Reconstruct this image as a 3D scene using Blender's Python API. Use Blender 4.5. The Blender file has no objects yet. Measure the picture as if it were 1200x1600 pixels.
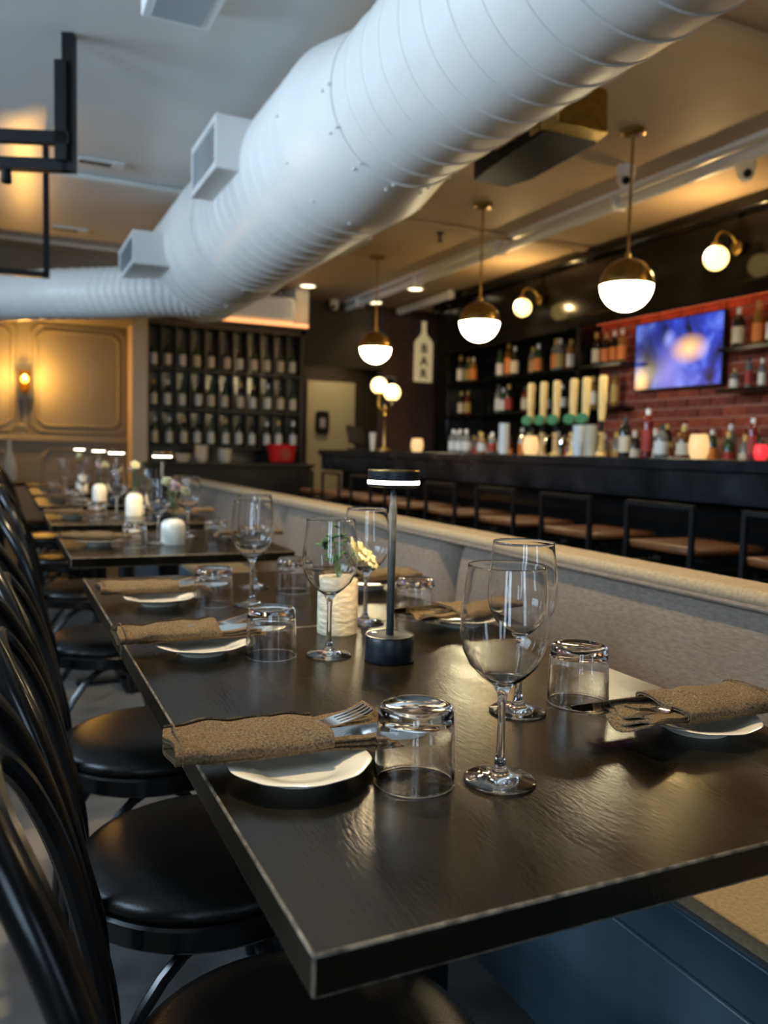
import bpy, bmesh, math, random
from mathutils import Vector, Matrix
random.seed(7)
PI = math.pi
scene = bpy.context.scene
C = scene.collection

# ------------------------------------------------------------------ camera
cam_d = bpy.data.cameras.new('camera'); cam = bpy.data.objects.new('camera', cam_d); C.objects.link(cam)
scene.camera = cam
F_PX = 1290.0
cam_d.sensor_fit = 'VERTICAL'; cam_d.sensor_height = 36.0
cam_d.lens = F_PX / 1600.0 * 36.0
cam_d.clip_start = 0.02; cam_d.clip_end = 80
def cam_axes():
    # world axes seen in camera coordinates (x right, y down, z forward) from the vanishing points
    cx, cy, s, vx, vy = 600.0, 800.0, 0.024, 0.0, 690.0
    dY = Vector((vx - cx, vy - cy, F_PX)).normalized()
    a = (vx - cx) + s * (vy - cy); b = -cx * (vx - cx) + (vy - cy) ** 2 + F_PX ** 2
    x = -b / a
    dX = Vector((x - cx, vy + s * x - cy, F_PX)).normalized()
    dZ = dX.cross(dY)
    if dZ.y > 0: dZ = -dZ
    return dX, dY, dZ
dX, dY, dZ = cam_axes()
right = Vector((dX.x, dY.x, dZ.x)); down = Vector((dX.y, dY.y, dZ.y)); fwd = Vector((dX.z, dY.z, dZ.z))
m = Matrix.Identity(4)
for i in range(3):
    m[i][0] = right[i]; m[i][1] = -down[i]; m[i][2] = -fwd[i]
EYE = 1.09
m[0][3], m[1][3], m[2][3] = 0.0, 0.0, EYE
cam.matrix_world = m
cam_d.dof.use_dof = True
cam_d.dof.focus_distance = 0.98
cam_d.dof.aperture_fstop = 4.6

# ------------------------------------------------------------------ world, light, exposure
world = bpy.data.worlds.new('daylight'); scene.world = world; world.use_nodes = True
bg = world.node_tree.nodes['Background']
bg.inputs[0].default_value = (0.62, 0.80, 1.0, 1); bg.inputs[1].default_value = 0.5
def area(name, loc, size, sizey, rot, power, color):
    d = bpy.data.lights.new(name, 'AREA'); d.shape = 'RECTANGLE'; d.size = size; d.size_y = sizey
    d.energy = power; d.color = color
    o = bpy.data.objects.new(name, d); C.objects.link(o); o.location = loc; o.rotation_euler = rot
    return o
DAY = (0.60, 0.80, 1.0)
# daylight standing in the window openings of the left wall and of the street front behind the camera
area('daylight_side_window', (-2.82, 1.2, 2.12), 1.05, 1.95, (0, -PI/2, 0), 150, DAY)
area('daylight_side_window.001', (-2.82, 4.2, 2.12), 1.05, 1.95, (0, -PI/2, 0), 150, DAY)
for k, x in enumerate((-1.75, -0.95, 1.55)):
    area('daylight_front_window', (x, -2.74, 1.5), 0.5, 1.9, (PI/2, 0, 0), (32, 32, 14)[k], DAY)
scene.view_settings.view_transform = 'Standard'
scene.view_settings.look = 'None'
scene.view_settings.gamma = 1.0
scene.view_settings.exposure = 0.22
scene.view_settings.use_curve_mapping = False
cy = scene.cycles
cy.max_bounces = 24; cy.transmission_bounces = 24; cy.transparent_max_bounces = 12; cy.diffuse_bounces = 3; cy.glossy_bounces = 5
cy.sample_clamp_indirect = 4.0; cy.caustics_refractive = True; cy.caustics_reflective = False
cy.blur_glossy = 0.3

# ------------------------------------------------------------------ materials
def mat(name, col, rough=0.5, metal=0.0, var=0.0, vscale=20.0, bump=0.0, bscale=60.0, emit=None, es=0.0, coat=0.0,
        trans=0.0, ior=1.45, spec=0.5, stretch=None, col2=None, rvar=0.0):
    mt = bpy.data.materials.new(name); mt.use_nodes = True
    nt = mt.node_tree; N = nt.nodes; L = nt.links; p = N['Principled BSDF']
    p.inputs['Base Color'].default_value = (*col, 1); p.inputs['Roughness'].default_value = rough
    p.inputs['Metallic'].default_value = metal; p.inputs['Specular IOR Level'].default_value = spec
    p.inputs['Coat Weight'].default_value = coat; p.inputs['Coat Roughness'].default_value = 0.08
    p.inputs['Transmission Weight'].default_value = trans; p.inputs['IOR'].default_value = ior
    if emit: p.inputs['Emission Color'].default_value = (*emit, 1); p.inputs['Emission Strength'].default_value = es
    if var or bump or rvar:
        tc = N.new('ShaderNodeTexCoord'); mp = N.new('ShaderNodeMapping'); L.new(tc.outputs['Object'], mp.inputs[0])
        if stretch: mp.inputs['Scale'].default_value = stretch
        if var or rvar:
            n = N.new('ShaderNodeTexNoise'); n.inputs['Scale'].default_value = vscale; n.inputs['Detail'].default_value = 6
            L.new(mp.outputs[0], n.inputs['Vector'])
            if var:
                r = N.new('ShaderNodeMix'); r.data_type = 'RGBA'
                c2 = col2 or tuple(min(1, c * (1 + var)) for c in col); c1 = tuple(c * (1 - var) for c in col) if not col2 else col
                rm = N.new('ShaderNodeMapRange'); rm.inputs[1].default_value = 0.3; rm.inputs[2].default_value = 0.7
                L.new(n.outputs['Fac'], rm.inputs[0]); L.new(rm.outputs[0], r.inputs['Factor'])
                r.inputs['A'].default_value = (*c1, 1); r.inputs['B'].default_value = (*c2, 1)
                L.new(r.outputs['Result'], p.inputs['Base Color'])
            if rvar:
                rr = N.new('ShaderNodeMapRange'); rr.inputs[1].default_value = 0.3; rr.inputs[2].default_value = 0.7
                rr.inputs[3].default_value = max(0.02, rough - rvar); rr.inputs[4].default_value = rough + rvar
                L.new(n.outputs['Fac'], rr.inputs[0]); L.new(rr.outputs[0], p.inputs['Roughness'])
        if bump:
            b = N.new('ShaderNodeBump'); b.inputs['Strength'].default_value = bump; b.inputs['Distance'].default_value = 0.004
            n2 = N.new('ShaderNodeTexNoise'); n2.inputs['Scale'].default_value = bscale; n2.inputs['Detail'].default_value = 3
            L.new(mp.outputs[0], n2.inputs['Vector']); L.new(n2.outputs['Fac'], b.inputs['Height']); L.new(b.outputs[0], p.inputs['Normal'])
    return mt
def emat(name, col, s):
    return mat(name, (0.8, 0.8, 0.8), 0.4, emit=col, es=s)
M = {}
M['table'] = mat('black_lacquered_wood', (0.006, 0.0046, 0.0024), 0.22, var=0.6, vscale=5, bump=0.08, bscale=110, stretch=(3, 0.7, 1), rvar=0.06, spec=0.25)
M['worn'] = mat('worn_table_edge', (0.03, 0.025, 0.018), 0.35, var=1, vscale=90, col2=(0.28, 0.22, 0.15))
M['chair'] = mat('black_chair_lacquer', (0.005, 0.005, 0.0055), 0.24, rvar=0.04, vscale=8, spec=0.42)
M['leather'] = mat('black_leatherette', (0.004, 0.0035, 0.003), 0.34, bump=0.12, bscale=240, spec=0.34)
M['napkin'] = mat('brown_woven_cloth', (0.060, 0.038, 0.020), 0.95, var=1, vscale=420, col2=(0.24, 0.165, 0.090), bump=0.5, bscale=500, spec=0.1)
M['china'] = mat('cream_china', (0.80, 0.74, 0.60), 0.12, coat=0.5)
M['steel'] = mat('polished_steel', (0.75, 0.72, 0.68), 0.12, 1.0)
M['glass'] = mat('clear_glass', (1, 1, 1), 0.0, trans=1.0, ior=1.47)
M['lampblack'] = mat('black_anodised', (0.006, 0.007, 0.009), 0.35, 0.0, var=1, vscale=60, col2=(0.018, 0.022, 0.028), spec=0.35)
M['lampglow'] = emat('lamp_diffuser_glow', (1.0, 0.88, 0.66), 9.0)
M['stone'] = mat('pale_travertine', (0.62, 0.52, 0.36), 0.55, var=0.35, vscale=40, bump=0.9, bscale=60, stretch=(1, 1, 2.6))
M['white_ceramic'] = mat('white_ceramic', (0.78, 0.74, 0.64), 0.35, var=0.06)
M['petal'] = mat('cream_petal', (0.90, 0.78, 0.42), 0.6, var=0.15, vscale=40)
M['pinkpetal'] = mat('pink_petal', (0.85, 0.55, 0.50), 0.6, var=0.15, vscale=40)
M['leafm'] = mat('dark_leaf', (0.05, 0.12, 0.03), 0.5, var=0.3, vscale=40)
M['banq'] = mat('taupe_linen', (0.125, 0.100, 0.080), 0.92, var=1, vscale=160, col2=(0.19, 0.155, 0.125), bump=0.35, bscale=350, stretch=(1, 0.35, 1.6), spec=0.15)
M['banqtop'] = mat('tan_linen_seat_lit_top', (0.30, 0.225, 0.135), 0.9, var=0.2, vscale=150, bump=0.3, bscale=350, spec=0.15)
M['base'] = mat('blue_paint_window_sheen', (0.050, 0.085, 0.115), 0.32, var=0.25, vscale=3, stretch=(1, 0.3, 3), rvar=0.08)  # blue paint, with the windows' blue reflection put into the colour
M['floor'] = mat('grey_concrete_floor', (0.095, 0.095, 0.093), 0.45, var=0.45, vscale=4, bump=0.1, bscale=20)
M['ceil'] = mat('white_ceiling_paint', (0.64, 0.62, 0.59), 0.30, var=0.025, vscale=1.2)
M['ceiltan'] = mat('tan_ceiling', (0.56, 0.41, 0.26), 0.6, var=0.08, vscale=1.5)
M['duct'] = mat('white_painted_duct', (0.72, 0.71, 0.68), 0.42, var=0.05, vscale=3)
M['grillegrey'] = mat('grille_grey', (0.36, 0.38, 0.40), 0.5)
M['blackmetal'] = mat('black_steel', (0.005, 0.005, 0.0055), 0.45, 0.0, spec=0.25)
M['blackwood'] = mat('black_painted_joinery', (0.005, 0.005, 0.005), 0.14, var=0.5, vscale=4, spec=0.3)
M['barblue'] = mat('bar_black_gloss', (0.008, 0.010, 0.013), 0.22, var=0.6, vscale=5, rvar=0.08)
M['rackwood'] = mat('rack_black_wood', (0.010, 0.009, 0.008), 0.45)
M['rackback'] = mat('rack_mirror_back', (0.12, 0.12, 0.11), 0.22, 0.7, var=0.4, vscale=5)
M['wall'] = mat('greige_wall_paint', (0.27, 0.25, 0.22), 0.5, var=0.06, vscale=3)
M['moulding'] = mat('greige_moulding', (0.32, 0.29, 0.25), 0.45)
M['pilaster'] = mat('cream_pilaster', (0.62, 0.52, 0.42), 0.5)
M['darkwall'] = mat('dark_hall_paint', (0.035, 0.030, 0.024), 0.6)
M['door'] = mat('sage_cream_door', (0.46, 0.43, 0.30), 0.5)
M['brass'] = mat('aged_brass', (0.42, 0.28, 0.09), 0.28, 1.0, var=0.2, vscale=30)
M['globe'] = emat('opal_globe', (1.0, 0.84, 0.50), 31.0)
M['globewarm'] = emat('warm_opal_globe', (1.0, 0.68, 0.22), 3.0)
M['downlight'] = emat('downlight_lens', (1.0, 0.82, 0.5), 4.0)
M['bulb'] = emat('sconce_bulb', (1.0, 0.62, 0.18), 22.0)
M['sconceglass'] = mat('amber_sconce_glass', (1.0, 0.72, 0.30), 0.05, trans=1.0)
M['candle'] = mat('candle_glow', (0.45, 0.30, 0.16), 0.4, emit=(1.0, 0.60, 0.24), es=0.75)
M['led'] = emat('amber_led_strip', (1.0, 0.36, 0.10), 1.4)
M['ledred'] = emat('red_led_strip', (1.0, 0.22, 0.07), 4.5)
M['brickred'] = mat('red_brick', (0.26, 0.050, 0.022), 0.8, var=0.35, vscale=30, bump=0.5, bscale=80)
M['brickb'] = mat('burnt_brick', (0.17, 0.036, 0.020), 0.85, var=0.35, vscale=30, bump=0.5, bscale=80)
M['mortar'] = mat('mortar', (0.34, 0.17, 0.12), 0.9, var=0.2)
M['seat'] = mat('tan_leather_seat', (0.15, 0.050, 0.015), 0.4, var=0.2)
M['tapwood'] = mat('pale_tap_wood', (0.78, 0.56, 0.24), 0.45, var=0.2, vscale=15, stretch=(4, 4, 0.6))
M['green'] = mat('green_badge', (0.02, 0.20, 0.10), 0.4)
M['plasticwhite'] = mat('white_plastic', (0.75, 0.75, 0.74), 0.35)
M['signcream'] = mat('cream_sign_board', (0.72, 0.60, 0.36), 0.6, emit=(0.9, 0.7, 0.35), es=0.30)  # emission added to brighten the board, as if backlit
M['signdark'] = mat('sign_letter_brown', (0.04, 0.025, 0.015), 0.6)
M['red'] = mat('red_enamel', (0.55, 0.02, 0.02), 0.3)
M['redglow'] = mat('red_candle_glow', (0.3, 0.01, 0.01), 0.4, emit=(1.0, 0.04, 0.05), es=0.9)
M['black'] = mat('black_plastic', (0.008, 0.008, 0.008), 0.55, spec=0.25)
for k, c, r in [('b_dark', (0.008, 0.010, 0.008), 0.12), ('b_green', (0.015, 0.045, 0.02), 0.12), ('b_amber', (0.11, 0.038, 0.008), 0.12), ('b_clear', (0.13, 0.135, 0.13), 0.08),
                ('b_honey', (0.22, 0.11, 0.025), 0.12), ('b_red', (0.14, 0.012, 0.012), 0.15), ('b_blue', (0.05, 0.08, 0.20), 0.12),
                ('l_cream', (0.55, 0.49, 0.37), 0.6), ('l_white', (0.58, 0.57, 0.55), 0.6), ('l_red', (0.30, 0.03, 0.02), 0.6), ('l_gold', (0.40, 0.26, 0.07), 0.5),
                ('l_orange', (0.65, 0.20, 0.04), 0.6), ('c_black', (0.02, 0.02, 0.02), 0.4), ('c_gold', (0.5, 0.34, 0.1), 0.3), ('c_white', (0.7, 0.7, 0.7), 0.4)]:
    M[k] = mat(k, c, r)

def pane_mat():
    mt = bpy.data.materials.new('window_pane_glass'); mt.use_nodes = True
    nt = mt.node_tree; N = nt.nodes; L = nt.links; N.remove(N['Principled BSDF'])
    t = N.new('ShaderNodeBsdfTransparent'); g = N.new('ShaderNodeBsdfGlossy'); g.inputs['Roughness'].default_value = 0.02
    f = N.new('ShaderNodeFresnel'); f.inputs['IOR'].default_value = 1.45; mx = N.new('ShaderNodeMixShader')
    L.new(f.outputs[0], mx.inputs[0]); L.new(t.outputs[0], mx.inputs[1]); L.new(g.outputs[0], mx.inputs[2]); L.new(mx.outputs[0], N['Material Output'].inputs[0])
    return mt
M['pane'] = pane_mat()
def brick_procedural():
    mt = mat('old_dark_brick', (0.05, 0.03, 0.025), 0.85)
    nt = mt.node_tree; N = nt.nodes; L = nt.links
    tc = N.new('ShaderNodeTexCoord'); mp = N.new('ShaderNodeMapping'); mp.inputs['Rotation'].default_value = (PI/2, 0, 0)
    b = N.new('ShaderNodeTexBrick'); b.inputs['Scale'].default_value = 4.6
    b.inputs['Color1'].default_value = (0.075, 0.036, 0.026, 1); b.inputs['Color2'].default_value = (0.050, 0.026, 0.020, 1); b.inputs['Mortar'].default_value = (0.085, 0.06, 0.05, 1)
    b.inputs['Mortar Size'].default_value = 0.02
    L.new(tc.outputs['Object'], mp.inputs[0]); L.new(mp.outputs[0], b.inputs['Vector']); L.new(b.outputs['Color'], N['Principled BSDF'].inputs['Base Color'])
    return mt
M['olbrick'] = brick_procedural()
def screen_mat():
    mt = bpy.data.materials.new('television_picture'); mt.use_nodes = True
    nt = mt.node_tree; N = nt.nodes; L = nt.links; p = N['Principled BSDF']
    p.inputs['Base Color'].default_value = (0.01, 0.01, 0.01, 1); p.inputs['Roughness'].default_value = 0.2
    tc = N.new('ShaderNodeTexCoord')
    n = N.new('ShaderNodeTexNoise'); n.inputs['Scale'].default_value = 3.4; n.inputs['Detail'].default_value = 4; n.inputs['Distortion'].default_value = 0.9
    L.new(tc.outputs['Object'], n.inputs['Vector'])
    r = N.new('ShaderNodeValToRGB'); e = r.color_ramp.elements
    e[0].position = 0.36; e[0].color = (0.004, 0.006, 0.03, 1); e[1].position = 0.70; e[1].color = (0.18, 0.30, 1.0, 1)
    k = r.color_ramp.elements.new(0.53); k.color = (0.03, 0.06, 0.55, 1)
    L.new(n.outputs['Fac'], r.inputs[0])
    def blob(cy_, cz_, ry, rz, col, prev):
        mp = N.new('ShaderNodeMapping'); mp.inputs['Location'].default_value = (0, -cy_ / ry, -cz_ / rz); mp.inputs['Scale'].default_value = (0, 1 / ry, 1 / rz)
        L.new(tc.outputs['Object'], mp.inputs[0])
        g = N.new('ShaderNodeTexGradient'); g.gradient_type = 'SPHERICAL'; L.new(mp.outputs[0], g.inputs[0])
        mx = N.new('ShaderNodeMix'); mx.data_type = 'RGBA'; L.new(g.outputs['Fac'], mx.inputs['Factor']); L.new(prev, mx.inputs['A']); mx.inputs['B'].default_value = (*col, 1)
        return mx.outputs['Result']
    o = blob(0.30, 0.0, 0.22, 0.40, (0.0, 0.0, 0.01), r.outputs[0])
    o = blob(0.06, -0.10, 0.16, 0.26, (0.22, 0.20, 0.75), o)
    o = blob(0.08, 0.11, 0.07, 0.08, (0.35, 0.40, 1.0), o)
    o = blob(-0.12, 0.02, 0.20, 0.12, (1.5, 0.85, 0.35), o)
    o = blob(0.36, -0.20, 0.10, 0.12, (1.4, 0.7, 0.25), o)
    L.new(o, p.inputs['Emission Color']); p.inputs['Emission Strength'].default_value = 0.95
    return mt
M['screen'] = screen_mat()

# ------------------------------------------------------------------ mesh builder
class MB:
    def __init__(s): s.v = []; s.f = []
    def add(s, vs, fs):
        o = len(s.v); s.v += [tuple(v) for v in vs]; s.f += [tuple(i + o for i in f) for f in fs]; return s
    def box(s, c, d, rz=0.0, mtx=None):
        hx, hy, hz = d[0] / 2, d[1] / 2, d[2] / 2
        R = mtx or Matrix.Rotation(rz, 3, 'Z')
        vs = [Vector(c) + R @ Vector((x, y, z)) for x, y, z in ((-hx,-hy,-hz),(hx,-hy,-hz),(hx,hy,-hz),(-hx,hy,-hz),(-hx,-hy,hz),(hx,-hy,hz),(hx,hy,hz),(-hx,hy,hz))]
        return s.add(vs, [(0,3,2,1),(4,5,6,7),(0,1,5,4),(1,2,6,5),(2,3,7,6),(3,0,4,7)])
    def bb(s, x0, x1, y0, y1, z0, z1): return s.box(((x0+x1)/2, (y0+y1)/2, (z0+z1)/2), (x1-x0, y1-y0, z1-z0))
    def lathe(s, prof, seg=32, c=(0,0,0)):
        """prof: list of (r,z); r=0 ends close on the axis"""
        rings = []; o = len(s.v)
        for r, z in prof:
            if r < 1e-6: rings.append([len(s.v)]); s.v.append((c[0], c[1], c[2] + z))
            else:
                rings.append(list(range(len(s.v), len(s.v) + seg)))
                for k in range(seg):
                    a = 2 * PI * k / seg; s.v.append((c[0] + r * math.cos(a), c[1] + r * math.sin(a), c[2] + z))
        for A, B in zip(rings, rings[1:]):
            if len(A) == 1 and len(B) == 1: continue
            for k in range(seg):
                k2 = (k + 1) % seg
                if len(A) == 1: s.f.append((A[0], B[k2], B[k]))
                elif len(B) == 1: s.f.append((A[k], A[k2], B[0]))
                else: s.f.append((A[k], A[k2], B[k2], B[k]))
        return s
    def tube(s, pts, r, seg=10, closed=False, cap=True, flat=1.0):
        pts = [Vector(p) for p in pts]; n = len(pts); rf = r if callable(r) else (lambda t: r)
        up = Vector((0, 0, 1)); rings = []; prev = None
        for i, p in enumerate(pts):
            if closed: t = (pts[(i + 1) % n] - pts[i - 1]).normalized()
            else: t = (pts[min(i + 1, n - 1)] - pts[max(i - 1, 0)]).normalized()
            if prev is None:
                u = t.orthogonal().normalized() if abs(t.dot(up)) > 0.98 else t.cross(up).normalized()
            else: u = (prev - t * prev.dot(t)).normalized()
            prev = u; w = t.cross(u); rr = rf(i / max(1, n - 1)); ring = []
            for k in range(seg):
                a = 2 * PI * k / seg; ring.append(len(s.v)); s.v.append(tuple(p + (u * math.cos(a) + w * math.sin(a) * flat) * rr))
            rings.append(ring)
        pairs = list(zip(rings, rings[1:])) + ([(rings[-1], rings[0])] if closed else [])
        for A, B in pairs:
            for k in range(seg):
                k2 = (k + 1) % seg; s.f.append((A[k], A[k2], B[k2], B[k]))
        if cap and not closed: s.f.append(tuple(reversed(rings[0]))); s.f.append(tuple(rings[-1]))
        return s
    def loft(s, rings, cap=True):
        idx = []
        for rg in rings:
            idx.append(list(range(len(s.v), len(s.v) + len(rg)))); s.v += [tuple(p) for p in rg]
        n = len(idx[0])
        for A, B in zip(idx, idx[1:]):
            for k in range(n): s.f.append((A[k], A[(k+1) % n], B[(k+1) % n], B[k]))
        if cap: s.f.append(tuple(reversed(idx[0]))); s.f.append(tuple(idx[-1]))
        return s
    def prism(s, poly, z0, z1, fn=None):
        n = len(poly); fn = fn or (lambda x, y, z: (x, y, z))
        vs = [fn(x, y, z0) for x, y in poly] + [fn(x, y, z1) for x, y in poly]
        return s.add(vs, [tuple(range(n - 1, -1, -1)), tuple(range(n, 2 * n))] + [(k, (k+1) % n, n + (k+1) % n, n + k) for k in range(n)])
    def mesh(s, name, mt, smooth=True, angle=35):
        me = bpy.data.meshes.new(name); me.from_pydata(s.v, [], s.f); me.update()
        bm = bmesh.new(); bm.from_mesh(me); bmesh.ops.recalc_face_normals(bm, faces=bm.faces); bm.to_mesh(me); bm.free()
        for mm in (mt if isinstance(mt, (list, tuple)) else [mt]): me.materials.append(mm)
        if smooth:
            me.polygons.foreach_set('use_smooth', [True] * len(me.polygons)); me.set_sharp_from_angle(angle=math.radians(angle))
        return me
    def build(s, name, mt, parent=None, loc=(0,0,0), rz=0.0, bevel=0.0, smooth=True, angle=35, subsurf=0, bmat=None, bseg=2):
        me = s.mesh(name, mt, smooth, angle)
        o = bpy.data.objects.new(name, me); C.objects.link(o); o.location = loc; o.rotation_euler = (0, 0, rz)
        if parent: o.parent = parent
        if bevel:
            b = o.modifiers.new('bevel', 'BEVEL'); b.width = bevel; b.segments = bseg; b.limit_method = 'ANGLE'
            if bmat is not None: b.material = bmat
        if subsurf:
            q = o.modifiers.new('sub', 'SUBSURF'); q.levels = subsurf; q.render_levels = subsurf
        return o
def tag(o, label=None, cat=None, group=None, kind=None):
    if label: o['label'] = label
    if cat: o['category'] = cat
    if group: o['group'] = group
    if kind: o['kind'] = kind
    return o
def thing(name, label, cat, loc=(0,0,0), rz=0.0, group=None):
    o = bpy.data.objects.new(name, None); o.empty_display_size = 0.05; C.objects.link(o); o.location = loc; o.rotation_euler = (0, 0, rz)
    return tag(o, label, cat, group)
KIDS = {}
def kids(o): return [c for c in C.objects if c.parent == o]
def dup(root, loc, rz=None, label=None, parent=None):
    r = root.copy(); C.objects.link(r)
    if parent is None:
        r.location = loc
        if rz is not None: r.rotation_euler = (0, 0, rz)
        if label: r['label'] = label
    else: r.parent = parent
    if root.name not in KIDS: KIDS[root.name] = [c.name for c in C.objects if c.parent == root]
    for n in KIDS[root.name]: dup(C.objects[n], None, parent=r)
    return r
def struct(name, mb, mt, parent=None, **k):
    o = mb.build(name, mt, parent, **k); o['kind'] = 'structure'; return o
ORD = ['first','second','third','fourth','fifth','sixth','seventh','eighth','ninth','tenth','eleventh','twelfth','thirteenth','fourteenth','fifteenth','sixteenth',
       'seventeenth','eighteenth','nineteenth','twentieth','twenty-first','twenty-second','twenty-third','twenty-fourth','twenty-fifth','twenty-sixth','twenty-seventh','twenty-eighth','twenty-ninth','thirtieth']
def arc(cx_, cy_, r, a0, a1, n): return [(cx_ + r * math.cos(a0 + (a1 - a0) * k / (n - 1)), cy_ + r * math.sin(a0 + (a1 - a0) * k / (n - 1))) for k in range(n)]
def smoothpath(pts, n=8, closed=False):
    P = [Vector(p) for p in pts]; out = []; m_ = len(P)
    rng = range(m_ if closed else m_ - 1)
    for i in rng:
        p0 = P[i - 1] if (closed or i > 0) else P[0] * 2 - P[1]; p1 = P[i]; p2 = P[(i + 1) % m_]
        p3 = P[(i + 2) % m_] if (closed or i + 2 < m_) else P[-1] * 2 - P[-2]
        for k in range(n):
            t = k / n
            out.append(0.5 * ((2 * p1) + (p2 - p0) * t + (2 * p0 - 5 * p1 + 4 * p2 - p3) * t * t + (3 * p1 - p0 - 3 * p2 + p3) * t ** 3))
    if not closed: out.append(P[-1])
    return out

CEIL = 2.78
XL, XR, YF, YB = -2.7, 4.62, -2.6, 8.85
# ------------------------------------------------------------------ room shell
struct('floor', MB().bb(XL - .1, 5.2, YF - .1, 10.3, -0.1, 0), M['floor'], smooth=False)
ce = struct('ceiling', MB().bb(XL - .1, 1.36, YF - .1, 10.3, CEIL, CEIL + 0.1), M['ceil'], smooth=False)
struct('ceiling', MB().bb(1.36, 5.2, YF - .1, 10.3, CEIL, CEIL + 0.1), M['ceiltan'], smooth=False)  # right part of the ceiling, in a tan colour
# left wall with two window openings, street front with two
def wall_with_windows(name, horiz, pos, a0, a1, wins, th=0.1, sgn=-1):
    mb = MB()
    def seg(u0, u1, z0, z1):
        if horiz: mb.bb(u0, u1, min(pos, pos + sgn*th), max(pos, pos + sgn*th), z0, z1)
        else: mb.bb(min(pos, pos + sgn*th), max(pos, pos + sgn*th), u0, u1, z0, z1)
    u = a0
    for (w0, w1, z0, z1) in wins:
        seg(u, w0, 0, CEIL); seg(w0, w1, 0, z0); seg(w0, w1, z1, CEIL); u = w1
    seg(u, a1, 0, CEIL)
    return struct(name, mb, M['wall' if name == 'wall_left' else 'darkwall'], smooth=False)
wall_with_windows('wall_left', False, XL, YF, 10.2, [(0.2, 2.2, 1.60, 2.66), (3.2, 5.2, 1.60, 2.66)])
wall_with_windows('wall_front', True, YF, XL, 5.1, [(-2.0, -1.5, 0.5, 2.45), (-1.2, -0.7, 0.5, 2.45), (1.3, 1.8, 0.5, 2.45)])
def window(n, horiz, pos, u0, u1, z0, z1):
    mb = MB(); t = 0.035
    def bar(a, b, c_, d):
        if horiz: mb.bb(a, b, pos - 0.08, pos - 0.03, c_, d)
        else: mb.bb(pos - 0.08, pos - 0.03, a, b, c_, d)
    bar(u0, u1, z0, z0 + t); bar(u0, u1, z1 - t, z1); bar(u0, u0 + t, z0, z1); bar(u1 - t, u1, z0, z1)
    np_ = 4 if u1 - u0 > 1 else 2
    for k in range(1, np_): bar(u0 + (u1 - u0) * k / np_ - t/2, u0 + (u1 - u0) * k / np_ + t/2, z0, z1)
    bar(u0, u1, z0 + (z1 - z0) * .7 - t/2, z0 + (z1 - z0) * .7 + t/2)
    w_ = struct('window_%d' % n, mb, M['blackmetal'], smooth=False)
    for k in range(np_):
        a, b = u0 + (u1 - u0) * k / np_ + t/2, u0 + (u1 - u0) * (k + 1) / np_ - t/2
        for c_, d in ((z0 + t, z0 + (z1 - z0) * .7 - t/2), (z0 + (z1 - z0) * .7 + t/2, z1 - t)):
            pm = MB()
            if horiz: pm.bb(a, b, pos - .058, pos - .054, c_, d)
            else: pm.bb(pos - .058, pos - .054, a, b, c_, d)
            pm.build('pane', M['pane'], w_, smooth=False)
window(1, False, XL, 0.2, 2.2, 1.60, 2.66); window(2, False, XL, 3.2, 5.2, 1.60, 2.66)
window(3, True, YF, -2.0, -1.5, 0.5, 2.45); window(4, True, YF, -1.2, -0.7, 0.5, 2.45); window(5, True, YF, 1.3, 1.8, 0.5, 2.45)
# back wall with moulded panels and the low soffit above it
wb = struct('wall_back', MB().bb(XL, 3.1, YB, YB + 0.1, 0, CEIL), M['wall'], smooth=False)
struct('trim_1', MB().bb(XL, 1.19, 8.02, YB, 2.27, CEIL), M['wall'], smooth=False)
def panel_moulding(x0, x1, z0, z1, cut=0.07, r=0.011):
    P = [(x0+cut, z0), (x1-cut, z0), (x1, z0+cut), (x1, z1-cut), (x1-cut, z1), (x0+cut, z1), (x0, z1-cut), (x0, z0+cut)]
    path = []
    for i, (a, b) in enumerate(P):
        c_, d = P[(i + 1) % 8]
        for k in range(4): path.append((a + (c_ - a) * k / 4, YB - 0.005, b + (d - b) * k / 4))
    MB().tube(path, r, 8, closed=True).build('panel_moulding', M['moulding'], wb)
for x0, x1 in ((-1.55, -0.62), (-0.62+.08, 0.11), (0.33, 1.1)):
    panel_moulding(x0, x1, 1.26, 2.18); panel_moulding(x0 - .05, x1 + .05, 1.20, 2.235, r=.008)
    panel_moulding(x0 + .05, x1 - .05, 0.25, 1.03)
MB().bb(XL, 1.19, YB - 0.03, YB, 1.10, 1.15).build('dado_rail', M['moulding'], wb, bevel=.006)
struct('trim_2', MB().bb(1.19, 1.345, 8.55, YB, 0, 2.40), M['pilaster'], bevel=.006)
# right side: back-bar wall, hall, end wall
wr = struct('wall_right', MB().bb(XR, XR + 0.1, YF, 8.23, 0, CEIL).bb(4.95, 5.05, 8.23, 10.2, 0, CEIL).bb(XR, 5.05, 8.18, 8.28, 0, CEIL), M['blackwood'], smooth=False)
struct('wall_end', MB().bb(4.12, 4.95, 9.0, 9.1, 0, CEIL), M['olbrick'], smooth=False)
struct('wall_hall', MB().bb(3.0, 5.05, 10.1, 10.2, 0, CEIL).bb(3.0, 3.1, YB, 10.2, 0, CEIL).bb(3.0, 4.12, 9.0, 9.1, 2.05, CEIL), M['darkwall'], smooth=False)
d1 = struct('door_1', MB().bb(3.56, 4.22, 10.04, 10.09, 0, 1.96), M['door'], bevel=.004)
MB().prism([(3.765 + .095 * (abs(math.cos(a)) ** .4) * (1 if math.cos(a) >= 0 else -1), 1.43 + .155 * (abs(math.sin(a)) ** .4) * (1 if math.sin(a) >= 0 else -1)) for a in [2*PI*k/28 for k in range(28)]],
           10.02, 10.04, lambda x, y, z: (x, z, y)).build('door_plaque', M['black'], d1)
MB().bb(3.73, 3.80, 10.012, 10.02, 1.37, 1.49).build('plaque_print', M['grillegrey'], d1)
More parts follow.
